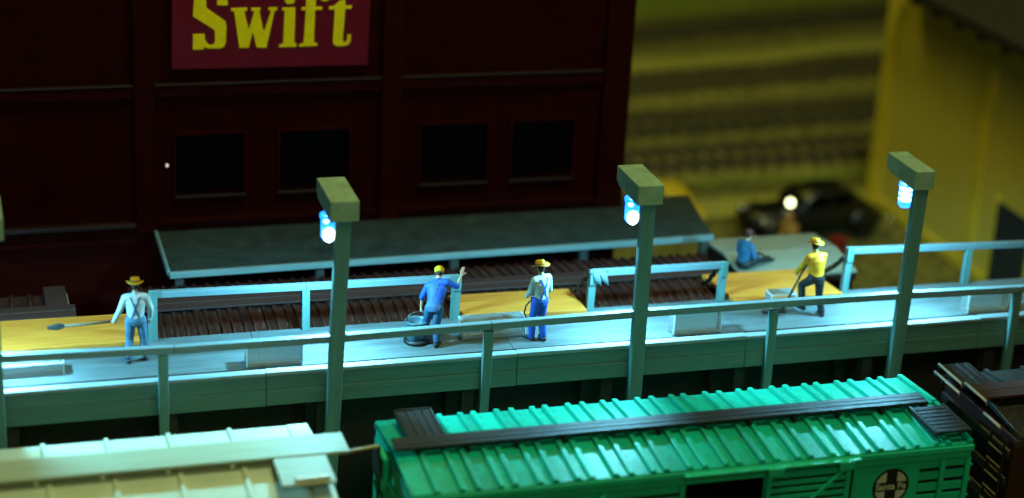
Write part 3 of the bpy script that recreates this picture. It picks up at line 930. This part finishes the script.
# ramps
def ramp(x0, x1, y0, y1, label, skew=0.0, z0=4.44, z1=4.345):
    mb = MB()
    mb.prism([(x0, y0), (x1, y0), (x1 + skew, y1 - .06), (x0 + skew, y1)], lambda p: Vector((p[0], p[1], (z0 if p[1] < (y0 + y1) / 2 else z1) + .10)),
             lambda p: Vector((p[0], p[1], z0 if p[1] < (y0 + y1) / 2 else z1)))
    o = mb.build('loading_ramp', 'ramp_wood', None, bevel=.012, origin=((x0 + x1) / 2, (y0 + y1) / 2, z0))
    tag(o, label, 'ramp', 'wooden ramps from the dock to the car roofs')
    return o


ramp(-11.6, -7.42, 1.62, 3.22, 'tan wooden ramp board behind the man with the pole, cut by the left edge', z0=4.41)
ramp(-.74, 1.94, 1.62, 3.0, 'tan wooden ramp board behind the two men at the centre', z0=4.41)
ramp(5.32, 7.88, 1.55, 3.22, 'tan wooden ramp board behind the yellow-shirted worker', skew=-.12, z0=4.41)

# ------------------------------------------------------------------ ice blocks
def ice(x0, x1, y0, y1, h, label, rz=0.0):
    mb = MB()
    cx, cy = (x0 + x1) / 2, (y0 + y1) / 2
    mb.box(x0, x1, y0, y1, D + .004, D + h)
    o = mb.build('ice_block', 'ice', None, bevel=.027, origin=(cx, cy, D + .004))
    o.data.materials.append(MATS['ice_frost'])
    o.modifiers['bevel'].material = 1
    o.modifiers['bevel'].segments = 2
    o.rotation_euler.z = rz
    tag(o, label, 'ice block', 'ice blocks on the dock')
    return o


ice(-10.3, -8.98, .5, .92, .28, 'low clear ice block at the left end of the dock')
ice(-5.54, -4.42, .20, .52, .47, 'clear ice block at the dock edge left of the first full lamp post')
ice(-1.05, .32, .72, 1.15, .40, 'clear ice block between the two men in front of the centre ramp')
ice(3.36, 4.44, .20, .52, .53, 'clear ice block at the dock edge right of the middle lamp post')
ice(5.98, 6.58, 1.16, 1.52, .34, 'small clear ice block at the foot of the ramp before the yellow-shirted worker')
ice(10.22, 11.22, .20, .52, .46, 'clear ice block at the dock edge near the right end')

# ------------------------------------------------------------------ dock lamps
def lamp(x, label, lean=0.0, hood_rz=0.0, wd=.52, ln=1.3, front=-.33, strip=False, power=1850, zt=7.55, dx=-.03):
    t = thing('dock_lamp', label, 'lamp post', (x, -.2, 0), group='lamp posts along the dock front')
    mb = MB()
    mb.bar((x - lean, -.24, 0), (x, -.2, zt + .02), .29, .17, upv=(0, 1, 0))
    mb.build('post', 'post_paint', t, bevel=.02)
    mb = MB()
    h = .42
    y0, y1 = front, front + ln
    hw = wd / 2
    prof = [(y0, zt), (y0, zt + h), (y1, zt + h + .0), (y1, zt + .12), (y1 - .2, zt + .03)]
    mb.prism(prof, lambda p: Vector((x - hw, p[0], p[1])), lambda p: Vector((x + hw, p[0], p[1])))
    ho = mb.build('hood', 'hood_paint', t, bevel=.02)
    # led under the hood, behind the post
    lx, ly, lz = x + dx, .38, zt - .40
    mb = MB()
    mb.lathe([(.02, .0), (.10, .03), (.15, .10), (.15, .48), (.17, .49), (.17, .56), (.02, .56)], (lx, ly, lz - .24), n=18)
    led = mb.build('led', 'led_body', t, smooth=False)
    led['_o'] = t.location[:]
    mb = MB()
    if strip:
        for k in range(3):
            mb.ellipsoid((lx + .0, ly, lz - .05 + .12 * k), (.13, .13, .045), n=10, m_=6)
    else:
        mb.ellipsoid((lx, ly - .07, lz - .08), (.12, .12, .16), n=12, m_=8)
        mb.ellipsoid((lx - .04, ly - .03, lz + .19), (.05, .05, .05), n=8, m_=6)
    mb.build('led_chip', 'led_glow', led, smooth=True)
    mb = MB()
    mb.tube([(lx, ly, lz + .2), (lx + .06, ly - .1, zt + .06)], .02)
    mb.build('led_lead', 'black_iron', led)
    d = bpy.data.lights.new('led_light', 'SPOT')
    d.spot_size = R(158)
    d.spot_blend = .28
    d.energy = power
    d.color = (0.19, 0.70, 0.96)
    d.shadow_soft_size = .13
    lo = bpy.data.objects.new('led_light', d)
    lo.location = (lx - x, ly + .2, lz - .36)
    col.objects.link(lo)
    lo.parent = t
    d = bpy.data.lights.new('led_beam', 'SPOT')
    d.spot_size = R(84)
    d.spot_blend = 1.0
    d.energy = power * .85
    d.color = (0.26, 0.72, 1.0)
    d.shadow_soft_size = .10
    lb = bpy.data.objects.new('led_beam', d)
    lb.location = (lx - x, ly + .2, lz - .38)
    lb.rotation_euler = (R(-6), 0, 0)
    col.objects.link(lb)
    lb.parent = t
    return t


lamp(-10.30, 'lamp post with green hood cut off by the left edge', wd=.6, lean=-.05)
lamp(-3.76, 'grey-green lamp post with lit blue lamp, between the first man and the blue-shirted man', lean=.26, wd=.56, ln=1.4, dx=-.17)
lamp(2.40, 'grey-green lamp post with lit blue lamp standing behind the green car roof centre', lean=-.04, wd=.54, dx=-.1)
lamp(8.44, 'lamp post with a stacked white-blue lamp in front of the yellow building', lean=.16, wd=.44, strip=True, dx=.0)

# ------------------------------------------------------------------ people
def V(*a):
    return Vector(a)


def make_hand(mb, wrist, d, palm_n, side, curl, sc_=1.0):
    """palm and five fingers; d: direction of the fingers, palm_n: normal out of the palm, side=+1 right hand"""
    d = Vector(d).normalized()
    n = Vector(palm_n)
    n = (n - d * n.dot(d)).normalized()
    acr = d.cross(n) * side
    w0 = Vector(wrist)
    rings = []
    for t, hw, ht in ((-.01, .030, .022), (.03, .040, .020), (.07, .046, .019), (.10, .044, .017)):
        c = w0 + d * (t * sc_)
        rings.append([c + acr * (hw * sc_ * math.cos(a)) + n * (ht * sc_ * math.sin(a)) for a in [2 * math.pi * j / 10 for j in range(10)]])
    mb.rings(rings)
    for k, (off, ln) in enumerate(((-.033, .085), (-.011, .098), (.011, .092), (.033, .072))):
        p = w0 + d * (.085 * sc_) + acr * (off * sc_)
        a = 0.0
        pts = [p]
        for j in range(3):
            a += curl * (0.55 + .12 * k)
            dd = d * math.cos(a) + n * math.sin(a)
            p = p + dd * (ln / 3 * sc_)
            pts.append(p)
        mb.tube(pts, 0, n=6, radii=[.0115 * sc_, .011 * sc_, .010 * sc_, .0075 * sc_])
    p = w0 + d * (.025 * sc_) - acr * (.036 * sc_)
    q1 = p + (d * .5 - acr * .75 + n * .35).normalized() * (.04 * sc_)
    q2 = q1 + (d * .85 - acr * .25 + n * (.3 + curl * .5)).normalized() * (.042 * sc_)
    mb.tube([p, q1, q2], 0, n=6, radii=[.017 * sc_, .013 * sc_, .009 * sc_])


def person(label, loc, rz, J, cloth, hands, hat=None, suspenders=None, hair='hair', head_dir=(0, 1, 0), bulk=1.17, sleeves=1.0):
    """J: joints in local space (x right, y forward, z up, feet at z=0)"""
    P = {k: Vector(v) for k, v in J.items()}
    root = thing('person', label, 'person', loc, rz, 'workers on and around the dock')
    root.scale = (.955, .955, .955)
    segs = []
    mb = MB()

    def limb(a, ra, b, rb, reg, mid=None):
        a, b = Vector(a), Vector(b)
        if reg != 'skin':
            ra, rb = ra * 1.2, rb * 1.2
        n = 5
        pts = [a.lerp(b, i / n) for i in range(n + 1)]
        rad = [ra + (rb - ra) * i / n for i in range(n + 1)]
        if mid:
            rad = [r_ + mid * math.sin(math.pi * i / n) for i, r_ in enumerate(rad)]
        mb.tube(pts, 0, n=12, radii=rad)
        mb.ellipsoid(a, (ra, ra, ra), n=10, m_=6)
        mb.ellipsoid(b, (rb, rb, rb), n=10, m_=6)
        segs.append((a, b, ra, rb, reg))

    # torso loft: hips -> waist -> chest -> shoulders -> neck
    hl, hr, sl, sr = P['hipL'], P['hipR'], P['shL'], P['shR']
    pel, nk = (hl + hr) / 2, P['neck']
    sh = (sl + sr) / 2
    ax0 = (hr - hl).normalized()
    ax1 = (sr - sl).normalized()
    spine = [pel + (pel - sh).normalized() * .10, pel, pel.lerp(sh, .30), pel.lerp(sh, .55), pel.lerp(sh, .82), sh + (nk - sh) * .15, nk]
    hw = [.11, .165, .150, .165, .185, .15, .055]
    hd = [.10, .125, .112, .120, .122, .095, .055]
    rings = []
    for i, c in enumerate(spine):
        t = i / (len(spine) - 1)
        ax = ax0.lerp(ax1, t).normalized()
        d = (spine[min(i + 1, len(spine) - 1)] - spine[max(i - 1, 0)]).normalized()
        f = d.cross(ax).normalized()
        ax = f.cross(d).normalized()
        rings.append([c + ax * (hw[i] * bulk * math.cos(a)) + f * (hd[i] * bulk * math.sin(a)) for a in [2 * math.pi * j / 18 for j in range(18)]])
    mb.rings(rings)
    wz = pel.lerp(sh, .22)
    segs.append((pel, pel.lerp(sh, .08), .13, .13, 'legs'))
    segs.append((wz + ax0 * .0, sh, .13, .14, 'shirt'))
    for s, S in (('L', sl), ('R', sr)):
        limb(sh.lerp(S, .35), .085, S, .068, 'shirt')
        limb(S, .066, P['el' + s], .050, 'shirt')
        e, wr = P['el' + s], P['wr' + s]
        cut = e.lerp(wr, sleeves)
        if sleeves > .05:
            limb(e, .050, cut, .041 if sleeves > .8 else .045, 'shirt')
        limb(cut, .034, wr, .028, 'skin')
        H, K, A = P['hip' + s], P['kn' + s], P['an' + s]
        limb(H, .098, K, .070, 'legs')
        limb(K, .070, A, .056, 'legs', .008)
        fd = Vector(J.get('toe' + s, (0, 1, 0)))
        fd = Vector((fd.x, fd.y, fd.z)).normalized()
        heel = A + V(0, 0, -.035) - fd * .05
        limb(A + V(0, 0, .02), .056, A + V(0, 0, -.03), .046, 'boot')
        limb(heel, .042, A + V(0, 0, -.045) + fd * .17, .034, 'boot')
    # neck and head
    hd_ = P['head']
    limb(nk - (hd_ - nk) * .25, .056, hd_ - (hd_ - nk).normalized() * .06, .052, 'skin')
    F = Vector(head_dir).normalized()
    U = (hd_ - nk).normalized()
    F = (F - U * F.dot(U)).normalized()
    S_ = F.cross(U)
    rot = Matrix((S_, F, U)).transposed()
    mb.ellipsoid(hd_ + U * .02, (.076, .096, .105), rot=rot)
    mb.ellipsoid(hd_ - U * .055 + F * .03, (.056, .064, .062), rot=rot)
    mb.ellipsoid(hd_ - U * .102 + F * .068, (.024, .022, .018), rot=rot)
    mb.ellipsoid(hd_ - U * .02 + F * .098, (.014, .024, .024), rot=rot)
    mb.ellipsoid(hd_ + U * .018 + F * .088, (.045, .012, .010), rot=rot)
    mb.ellipsoid(hd_ - U * .066 + F * .086, (.024, .010, .009), rot=rot)
    for s in (-1, 1):
        mb.ellipsoid(hd_ - U * .01 + S_ * (.078 * s) - F * .005, (.012, .022, .032), rot=rot)
    segs.append((hd_ - U * .05, hd_ + U * .03, .085, .095, 'head'))
    for s, (hdirv, pn, cu) in hands.items():
        make_hand(mb, P['wr' + s], hdirv, pn, 1 if s == 'R' else -1, cu, 1.08)
        w0 = P['wr' + s]
        segs.append((w0, w0 + Vector(hdirv).normalized() * .17, .035, .035, 'skin'))
    me = mb.mesh('body')
    o = bpy.data.objects.new('tmp', me)
    col.objects.link(o)
    rm = o.modifiers.new('r', 'REMESH')
    rm.mode = 'VOXEL'
    rm.voxel_size = .0115
    sm = o.modifiers.new('s', 'SMOOTH')
    sm.factor = .5
    sm.iterations = 2
    bpy.context.view_layer.update()
    dg = bpy.context.evaluated_depsgraph_get()
    me2 = bpy.data.meshes.new_from_object(o.evaluated_get(dg))
    bpy.data.objects.remove(o)
    me2.name = 'body'
    regs = ['skin', 'shirt', 'legs', 'boot', 'hair']
    me2.materials.clear()
    for r_ in regs:
        me2.materials.append(MATS[{'skin': 'skin', 'shirt': cloth[0], 'legs': cloth[1], 'boot': 'boot', 'hair': hair}[r_]])
    n = len(me2.polygons)
    cen = np.empty(n * 3)
    me2.polygons.foreach_get('center', cen)
    cen = cen.reshape(-1, 3)
    best = np.full(n, 1e9)
    reg = np.zeros(n, int)
    for a, b, ra, rb, rg in segs:
        a_, b_ = np.array(a), np.array(b)
        ab = b_ - a_
        t = np.clip(((cen - a_) @ ab) / max(ab @ ab, 1e-9), 0, 1)
        dist = np.linalg.norm(cen - a_ - t[:, None] * ab, axis=1) - (ra + (rb - ra) * t)
        idx = {'skin': 0, 'shirt': 1, 'legs': 2, 'boot': 3, 'head': 5}[rg]
        mk = dist < best
        best[mk] = dist[mk]
        reg[mk] = idx
    rel = cen - np.array(hd_)
    fu, ff = rel @ np.array(U), rel @ np.array(F)
    hairm = (reg == 5) & ((fu > .055) | ((ff < -.005) & (fu > -.075)) | ((ff < .035) & (fu > .03)))
    reg[reg == 5] = 0
    reg[hairm] = 4
    me2.polygons.foreach_set('material_index', reg.astype(np.int32))
    me2.polygons.foreach_set('use_smooth', np.ones(n, bool))
    me2.update()
    body = link('body', me2, None, root)
    for s in (-1, 1):
        mb = MB()
        mb.ellipsoid(hd_ + U * .002 + F * .086 + S_ * (.032 * s), (.012, .012, .009), n=8, m_=6)
        mb.build('eye', 'eye_dark', root, world=False, smooth=True)
    # hat
    if hat:
        kind, hm, tilt = hat
        T = Matrix.Translation(hd_ + U * .065) @ rot.to_4x4() @ Matrix.Rotation(tilt, 4, 'X')
        mb = MB()
        if kind == 'brim':
            prof = [(.185, -.012), (.19, 0.0), (.11, .016), (.103, .07), (.09, .112), (.05, .118), (.01, .100)]
            mb.lathe(prof, n=26, sx=.93, sy=1.12)
            for v in mb.v:
                r_ = math.hypot(v.x, v.y)
                if r_ > .14:
                    v.z += .45 * max(0, abs(v.x) - .09) - .12 * max(0, abs(v.y) - .1)
        elif kind == 'cap':
            mb.ellipsoid((0, 0, .005), (.108, .122, .095), n=20, m_=12)
            rings = []
            for k in range(5):
                t = k / 4
                rings.append([Vector((-.085 + .17 * j / 8, (.07 + .11 * t * math.sqrt(max(0, 1 - ((j - 4) / 4.6) ** 2))), .0 - .02 * t)) for j in range(9)])
            top = [r_ for r_ in rings]
            k0 = len(mb.v)
            mb.rings(top, cap=False, closed=False)
            mb.rings([[p + Vector((0, 0, -.014)) for p in r_] for r_ in top], cap=False, closed=False)
        mb.v = [(T @ p.to_4d()).to_3d() for p in mb.v]
        h_ = mb.build('hat', hm, root, world=False, smooth=True)
        if kind == 'brim':
            mb = MB()
            mb.lathe([(.108, .018), (.112, .02), (.108, .046), (.104, .046)], n=26, sx=.93, sy=1.12)
            mb.v = [(T @ p.to_4d()).to_3d() for p in mb.v]
            mb.build('hat_band', 'tool_handle', h_, world=False, smooth=True)
    # suspenders laid over the shirt by casting onto the body
    if suspenders:
        bv = BVHTree.FromPolygons([v.co for v in me2.vertices], [p.vertices for p in me2.polygons])
        up_t = (sh - pel).normalized()
        fwd_t = up_t.cross(ax1).normalized()
        if fwd_t.dot(Vector((0, 1, 0))) < 0:
            fwd_t = -fwd_t
        for face in (-1, 1):
            for s in (-1, 1):
                a = sh + ax1 * (.095 * s) + up_t * .04
                if face < 0:
                    mid_ = pel.lerp(sh, .62)
                    b = pel.lerp(sh, .16) - ax1 * (.085 * s)
                else:
                    b = pel.lerp(sh, .16) + ax1 * (.10 * s)
                L_, Rr = [], []
                for k in range(15):
                    t = k / 14
                    c = a.lerp(b, t)
                    row = []
                    for e in (-.019, .019):
                        c2 = c + ax1 * e
                        hit = bv.ray_cast(c2 + fwd_t * (face * .6), -fwd_t * face)
                        if hit[0] is None:
                            row = None
                            break
                        row.append(hit[0] + fwd_t * (face * .007))
                    if row:
                        L_.append(row[0])
                        Rr.append(row[1])
                if len(L_) > 3:
                    mb = MB()
                    rings = [[l, r_, r_ - fwd_t * face * .012, l - fwd_t * face * .012] for l, r_ in zip(L_, Rr)]
                    mb.rings(rings)
                    mb.build('suspender_strap', suspenders, root, world=False)
    return root


def stand(**k):
    J = dict(hipL=(-.095, 0, .93), hipR=(.095, 0, .93), knL=(-.11, .03, .50), knR=(.11, .03, .50), anL=(-.12, -.02, .085), anR=(.12, -.02, .085),
             shL=(-.19, 0, 1.43), shR=(.19, 0, 1.43), neck=(0, .01, 1.52), head=(0, .04, 1.66),
             elL=(-.25, -.02, 1.15), elR=(.25, -.02, 1.15), wrL=(-.26, .1, .92), wrR=(.26, .1, .92), toeL=(-.2, 1, 0), toeR=(.2, 1, 0))
    J.update(k)
    return J


YW = -yaw    # a figure turned by YW faces straight away from the camera
# man 1: white shirt, straw hat, pole to the left
person('man in white shirt, suspenders and straw hat holding a long pole at the left', (-7.58, .90, D), YW + R(12),
       stand(hipL=(-.10, 0, .93), hipR=(.10, 0, .93), knL=(-.13, .03, .5), knR=(.15, .05, .5), anL=(-.16, -.06, .085), anR=(.19, .08, .085),
             shL=(-.20, 0, 1.42), shR=(.20, 0, 1.43), elL=(-.31, -.02, 1.16), wrL=(-.41, .06, .93), elR=(.31, .02, 1.16), wrR=(.30, .14, .94)),
       ('white_shirt', 'denim_pale'), {'L': ((-.5, .1, -.9), (.3, .9, 0), 1.0), 'R': ((0, .3, -1), (-1, 0, 0), .5)},
       hat=('brim', 'straw', R(-4)), suspenders='denim', head_dir=(.05, 1, -.1))
# man 2: blue shirt, yellow cap, leaning, right arm on the rail post, left hand on the pail
person('man in blue overalls and yellow cap leaning on a rail post over a pail', (-1.70, .62, D), YW - R(10),
       stand(hipL=(-.08, 0, .86), hipR=(.11, .0, .88), knL=(-.18, .18, .48), knR=(.06, .06, .48), anL=(-.24, .02, .085), anR=(.10, -.04, .085),
             shL=(-.20, .24, 1.24), shR=(.20, .28, 1.37), neck=(.0, .32, 1.39), head=(-.01, .42, 1.50), elL=(-.32, .26, .98), wrL=(-.34, .30, .73),
             elR=(.40, .36, 1.27), wrR=(.47, .46, 1.50)),
       ('denim_bright', 'denim'), {'L': ((-.15, .2, -1), (.9, .2, 0), .6), 'R': ((.1, .2, 1), (.2, 1, -.2), .25)},
       hat=('cap', 'cap_yellow', R(-6)), suspenders='denim', head_dir=(-.2, 1, -.35), sleeves=.12)
# man 3: white shirt, bright blue overalls, straw hat, facing left
person('man in white shirt, bright blue overalls and straw hat facing left at centre', (.50, .50, D), YW + R(38),
       stand(hipL=(-.09, 0, .93), hipR=(.09, 0, .93), knL=(-.10, .10, .50), knR=(.09, .02, .50), anL=(-.11, .08, .085), anR=(.10, -.06, .085),
             elL=(-.24, .06, 1.15), wrL=(-.14, .27, .98), elR=(.25, .0, 1.14), wrR=(.16, .25, .97)),
       ('white_shirt', 'denim_bright'), {'L': ((.2, .7, -.6), (.9, 0, .2), .9), 'R': ((-.2, .7, -.6), (-.9, 0, .2), .9)},
       hat=('brim', 'straw', R(-5)), suspenders='denim_bright', head_dir=(-.25, 1, -.15))
# man 4: yellow shirt and cap, black trousers, one knee bent, pole in both hands
person('man in yellow shirt, yellow cap and black trousers pushing a pole at the right', (6.80, .80, D), YW + R(28),
       stand(hipL=(-.10, 0, .86), hipR=(.09, -.02, .87), knL=(-.16, .30, .62), knR=(.12, -.02, .46), anL=(-.17, .17, .085 + .06), anR=(.14, -.16, .085),
             shL=(-.19, .10, 1.36), shR=(.19, .06, 1.38), neck=(0, .12, 1.46), head=(.01, .17, 1.59), elL=(-.28, .22, 1.10), wrL=(-.24, .42, .90),
             elR=(.25, .16, 1.10), wrR=(.06, .38, 1.02)),
       ('yellow_shirt', 'black_trousers'), {'L': ((.1, .6, -.8), (.9, .2, 0), 1.1), 'R': ((-.5, .6, -.5), (-.4, -.1, -.9), 1.1)},
       hat=('brim', 'cap_yellow', R(10)), head_dir=(-.1, 1, -.3), bulk=1.22)
# seated person on the grey roof
person('person in blue jacket with dark red hair sitting on the grey car roof', (6.40, 3.68, 3.97), YW - R(48),
       stand(hipL=(-.10, 0, .50), hipR=(.10, 0, .50), knL=(-.13, .42, .56), knR=(.13, .42, .56), anL=(-.13, .72, .50), anR=(.13, .74, .50),
             shL=(-.18, .03, .98), shR=(.18, .03, .98), neck=(0, .05, 1.07), head=(0, .08, 1.21), elL=(-.25, .08, .73), elR=(.25, .08, .73),
             wrL=(-.15, .30, .68), wrR=(.15, .30, .68)),
       ('blue_jacket', 'black_trousers'), {'L': ((.1, 1, -.2), (0, 0, -1), .4), 'R': ((-.1, 1, -.2), (0, 0, -1), .4)},
       hat=('cap', 'hair_red', R(0)), hair='hair_red', head_dir=(.1, 1, -.1))
# far figure
person('small blurred figure in orange standing before the black sedan', (12.24, 13.35, 0), YW + R(160),
       stand(), ('orange_cloth', 'tool_handle'), {'L': ((0, .2, -1), (1, 0, 0), .5), 'R': ((0, .2, -1), (-1, 0, 0), .5)}, hat=('cap', 'orange_cloth', 0), head_dir=(0, 1, 0))

# tools
mb = MB()
mb.tube([(-7.92, 1.12, 5.20), (-8.5, 1.14, 5.16), (-9.05, 1.16, 5.14)], .028)
pk = thing('pike_pole', 'long dark pole with a flat blade in the hand of the leftmost man', 'pole', (-7.95, 1.12, 5.2))
mb.build('shaft', 'tool_handle', pk, smooth=True)
mb = MB()
mb.prism([(0, -.03), (-.12, -.075), (-.30, -.05), (-.34, .0), (-.12, .06), (0, .03)], lambda p: Vector((-8.92 + p[0], 1.14 - .02, 5.15 + p[1])), lambda p: Vector((-8.92 + p[0], 1.18, 5.15 + p[1])))
mb.build('blade', 'tool_iron', pk, bevel=.01)
pk = thing('push_pole', 'dark pole with a small iron foot pushed by the yellow-shirted worker', 'pole', (6.6, 1.1, D))
mb = MB()
mb.tube([(6.82, 1.12, 5.62), (6.62, 1.10, 5.30), (6.2, 1.02, 4.46)], .024)
mb.build('shaft', 'tool_iron', pk, smooth=True)
mb = MB()
mb.box(5.72, 6.24, .95, 1.07, 4.41, 4.46)
mb.build('foot', 'tool_iron', pk, bevel=.012)
pl = thing('pail', 'pale metal pail with dark foot under the hand of the blue-shirted man', 'pail', (-1.98, .86, D))
mb = MB()
mb.lathe([(.17, .02), (.19, .05), (.225, .46), (.24, .48), (.215, .49), (.20, .46), (.16, .10)], (-1.98, .86, D), n=22)
mb.build('bucket', 'pail', pl, smooth=True)
mb = MB()
mb.lathe([(.20, .0), (.26, .01), (.26, .06), (.19, .09)], (-1.98, .86, D + .004), n=22)
mb.build('foot_ring', 'black_iron', pl, smooth=True)
mb = MB()
mb.tube([(-1.98 + .225 * math.cos(a), .86, D + .46 + .2 * math.sin(a)) for a in [math.pi * k / 10 for k in range(11)]], .014)
mb.build('handle', 'tool_iron', pl, smooth=True)
tg = thing('ice_tongs', 'iron ice tongs held by the man in straw hat at centre', 'tongs', (.42, .75, D))
for s in (-1, 1):
    mb = MB()
    mb.tube([(.42 + s * .05, .78, 5.40), (.42 + s * .02, .76, 5.25), (.42 - s * .13, .76, 5.08), (.42 - s * .16, .76, 4.9), (.42 - s * .08, .76, 4.78)], .018)
    mb.build('jaw', 'tool_iron', tg, smooth=True)

# ------------------------------------------------------------------ yellow building behind
YB = thing('depot_building', 'tall yellow depot wall with dark roof eave at the right', 'building', (20, 12, 0))
part('wall', 'yellow_stucco', YB, (17.5, 17.9, -1, 18.6, 0, 7.3))
part('rear_wall', 'yellow_stucco', YB, (17.904, 30, 18.2, 18.6, 0, 7.3))
part('front_wall', 'yellow_stucco', YB, (17.904, 30, -1, -.6, 0, 7.3))
part('corner_board', 'yellow_trim', YB, (17.42, 17.498, 17.9, 18.66, 0, 7.25))
part('corner_board', 'yellow_trim', YB, (17.42, 17.498, 12.0, 12.5, 0, 7.25))
part('base_course', 'yellow_trim', YB, (17.44, 17.497, -1, 11.99, 0, .35), (17.44, 17.497, 12.51, 17.89, 0, .35))
mb = MB()
mb.prism([(16.6, 7.32), (24, 11.0), (31, 7.32), (31, 7.6), (24, 11.3), (16.6, 7.6)], lambda p: Vector((p[0], -1.6, p[1])), lambda p: Vector((p[0], 17.2, p[1])))
mb.build('roof', 'dark_shingle', YB, bevel=.02)
for k in range(14):
    y = -1 + k * 1.3
    part('rafter_tail', 'dark_timber', YB, (16.7, 17.496, y, y + .14, 7.1, 7.3), bevel=0)
dr = part('door', 'blue_door', YB, (17.40, 17.494, 9.1, 10.9, .36, 2.7))
dr['_o'] = YB.location[:]
part('door_frame', 'yellow_trim', dr, (17.38, 17.492, 10.91, 11.04, .36, 2.85))
part('door_frame', 'yellow_trim', dr, (17.38, 17.492, 8.95, 9.09, .36, 2.85))

# ------------------------------------------------------------------ parked cars in the background
def sedan(label, loc, rz, mt, lit=False, s=1.0):
    t = thing('parked_car', label, 'car', loc, rz, 'cars parked behind the buildings')
    # local: x forward, y left, z up; body loft along x
    st = [(-2.25, .10, .50, .42), (-2.1, .55, .78, .40), (-1.7, .70, 1.02, .36), (-1.2, .74, 1.20, .33), (-.6, .76, 1.02, .32), (.6, .76, 1.0, .32), (1.2, .66, 1.02, .33), (1.8, .48, .98, .36), (2.15, .34, .86, .42), (2.28, .12, .62, .48)]
    mb = MB()
    rings = []
    for x, hw_, zt, zb in st:
        ring = []
        for j in range(16):
            a = 2 * math.pi * j / 16
            c_, s_ = math.cos(a), math.sin(a)
            e = .55
            yy = hw_ * math.copysign(abs(c_) ** e, c_)
            zz = (zt + zb) / 2 + (zt - zb) / 2 * math.copysign(abs(s_) ** e, s_)
            ring.append((x * s, yy * s, zz * s))
        rings.append([Vector(p) for p in ring])
    mb.rings(rings)
    mb.build('body', mt, t, world=False, smooth=True)
    mb = MB()
    rings = []
    for x, hw_, zt in ((-1.55, .50, 1.12), (-1.15, .60, 1.42), (-.5, .64, 1.56), (.1, .62, 1.54), (.45, .58, 1.40), (.80, .56, 1.0)):
        rings.append([Vector((x * s, hw_ * s * math.copysign(abs(math.cos(a)) ** .5, math.cos(a)), (.95 + (zt - .95) * abs(math.sin(a)) ** .6 * (1 if math.sin(a) > 0 else -.3)) * s)) for a in [2 * math.pi * j / 16 for j in range(16)]])
    mb.rings(rings)
    mb.build('cabin', mt, t, world=False, smooth=True)
    for sd in (-1, 1):
        for xa, xb in ((-1.0, -.35), (-.25, .4)):
            mb = MB()
            mb.box(xa * s, xb * s, (sd * .62 - .02) * s, (sd * .62 + .02) * s, 1.08 * s, 1.38 * s)
            mb.build('window', 'dark_glass', t, world=False, bevel=.03)
        for x in (-1.45, 1.45):
            mb = MB()
            mb.ellipsoid((x * s, sd * .72 * s, .52 * s), (.58 * s, .22 * s, .40 * s))
            mb.build('fender', mt, t, world=False, smooth=True)
            mb = MB()
            mb.lathe([(.05, -.1), (.28, -.1), (.34, -.06), (.34, .06), (.28, .1), (.05, .1)], (x * s, sd * .76 * s, .34 * s), axis='y', n=18)
            wh = mb.build('wheel', 'tyre', t, world=False)
            mb = MB()
            mb.lathe([(.02, -.125), (.16, -.11), (.18, .11), (.02, .125)], (x * s, sd * .76 * s, .34 * s), axis='y', n=14)
            mb.build('hubcap', 'chrome', wh, world=False, smooth=True)
        mb = MB()
        mb.ellipsoid((1.95 * s, sd * .62 * s, .80 * s), (.12 * s, .13 * s, .13 * s))
        mb.build('headlight', 'chrome', t, world=False, smooth=True)
    for x in (-2.34, 2.36):
        mb = MB()
        mb.tube([(x * s - .08, -.75 * s, .48 * s), (x * s, -.5 * s, .48 * s), (x * s, .5 * s, .48 * s), (x * s - .08, .75 * s, .48 * s)], .05)
        mb.build('bumper', 'chrome', t, world=False, smooth=True)
    mb = MB()
    mb.box(.52 * s, .78 * s, -.5 * s, .5 * s, 1.04 * s, 1.30 * s)
    mb.build('windscreen', 'dark_glass', t, world=False, bevel=.06)
    if lit:
        mb = MB()
        mb.ellipsoid((.95 * s, .40 * s, 1.22 * s), (.10 * s, .10 * s, .10 * s), n=16)
        sp = mb.build('spotlight', 'headlamp_glow', t, world=False, smooth=True)
        sp['label'] = 'glowing round spotlight'
    return t


sedan('black rounded sedan with a glowing spotlight parked beyond the dock', (14.1, 15.9, 0), R(188), 'car_black', lit=True, s=1.05)
sedan('yellow car half hidden behind the canopy and the middle lamp post', (10.2, 18.0, 0), R(97), 'car_yellow', s=.78)
rd = thing('oil_drum', 'red drum standing behind the grey roofed rail car', 'drum', (14.2, 13.95, 0))
mb = MB()
mb.lathe([(.05, .0), (.33, .0), (.34, .03), (.31, .05), (.31, .30), (.335, .33), (.31, .36), (.31, .62), (.335, .65), (.31, .68), (.31, .92), (.34, .94), (.34, .97), (.30, .97), (.29, .95), (.05, .95)], (14.2, 13.95, 0), n=22)
mb.build('barrel', 'car_red', rd)
mb = MB()
mb.lathe([(.01, .95), (.05, .95), (.05, .98), (.01, .98)], (14.3, 14.0, 0), n=10)
mb.build('bung_cap', 'chrome', rd)
rd.scale = (.85, .85, .62)

# drop helper keys
for o in bpy.data.objects:
    if '_o' in o:
        del o['_o']
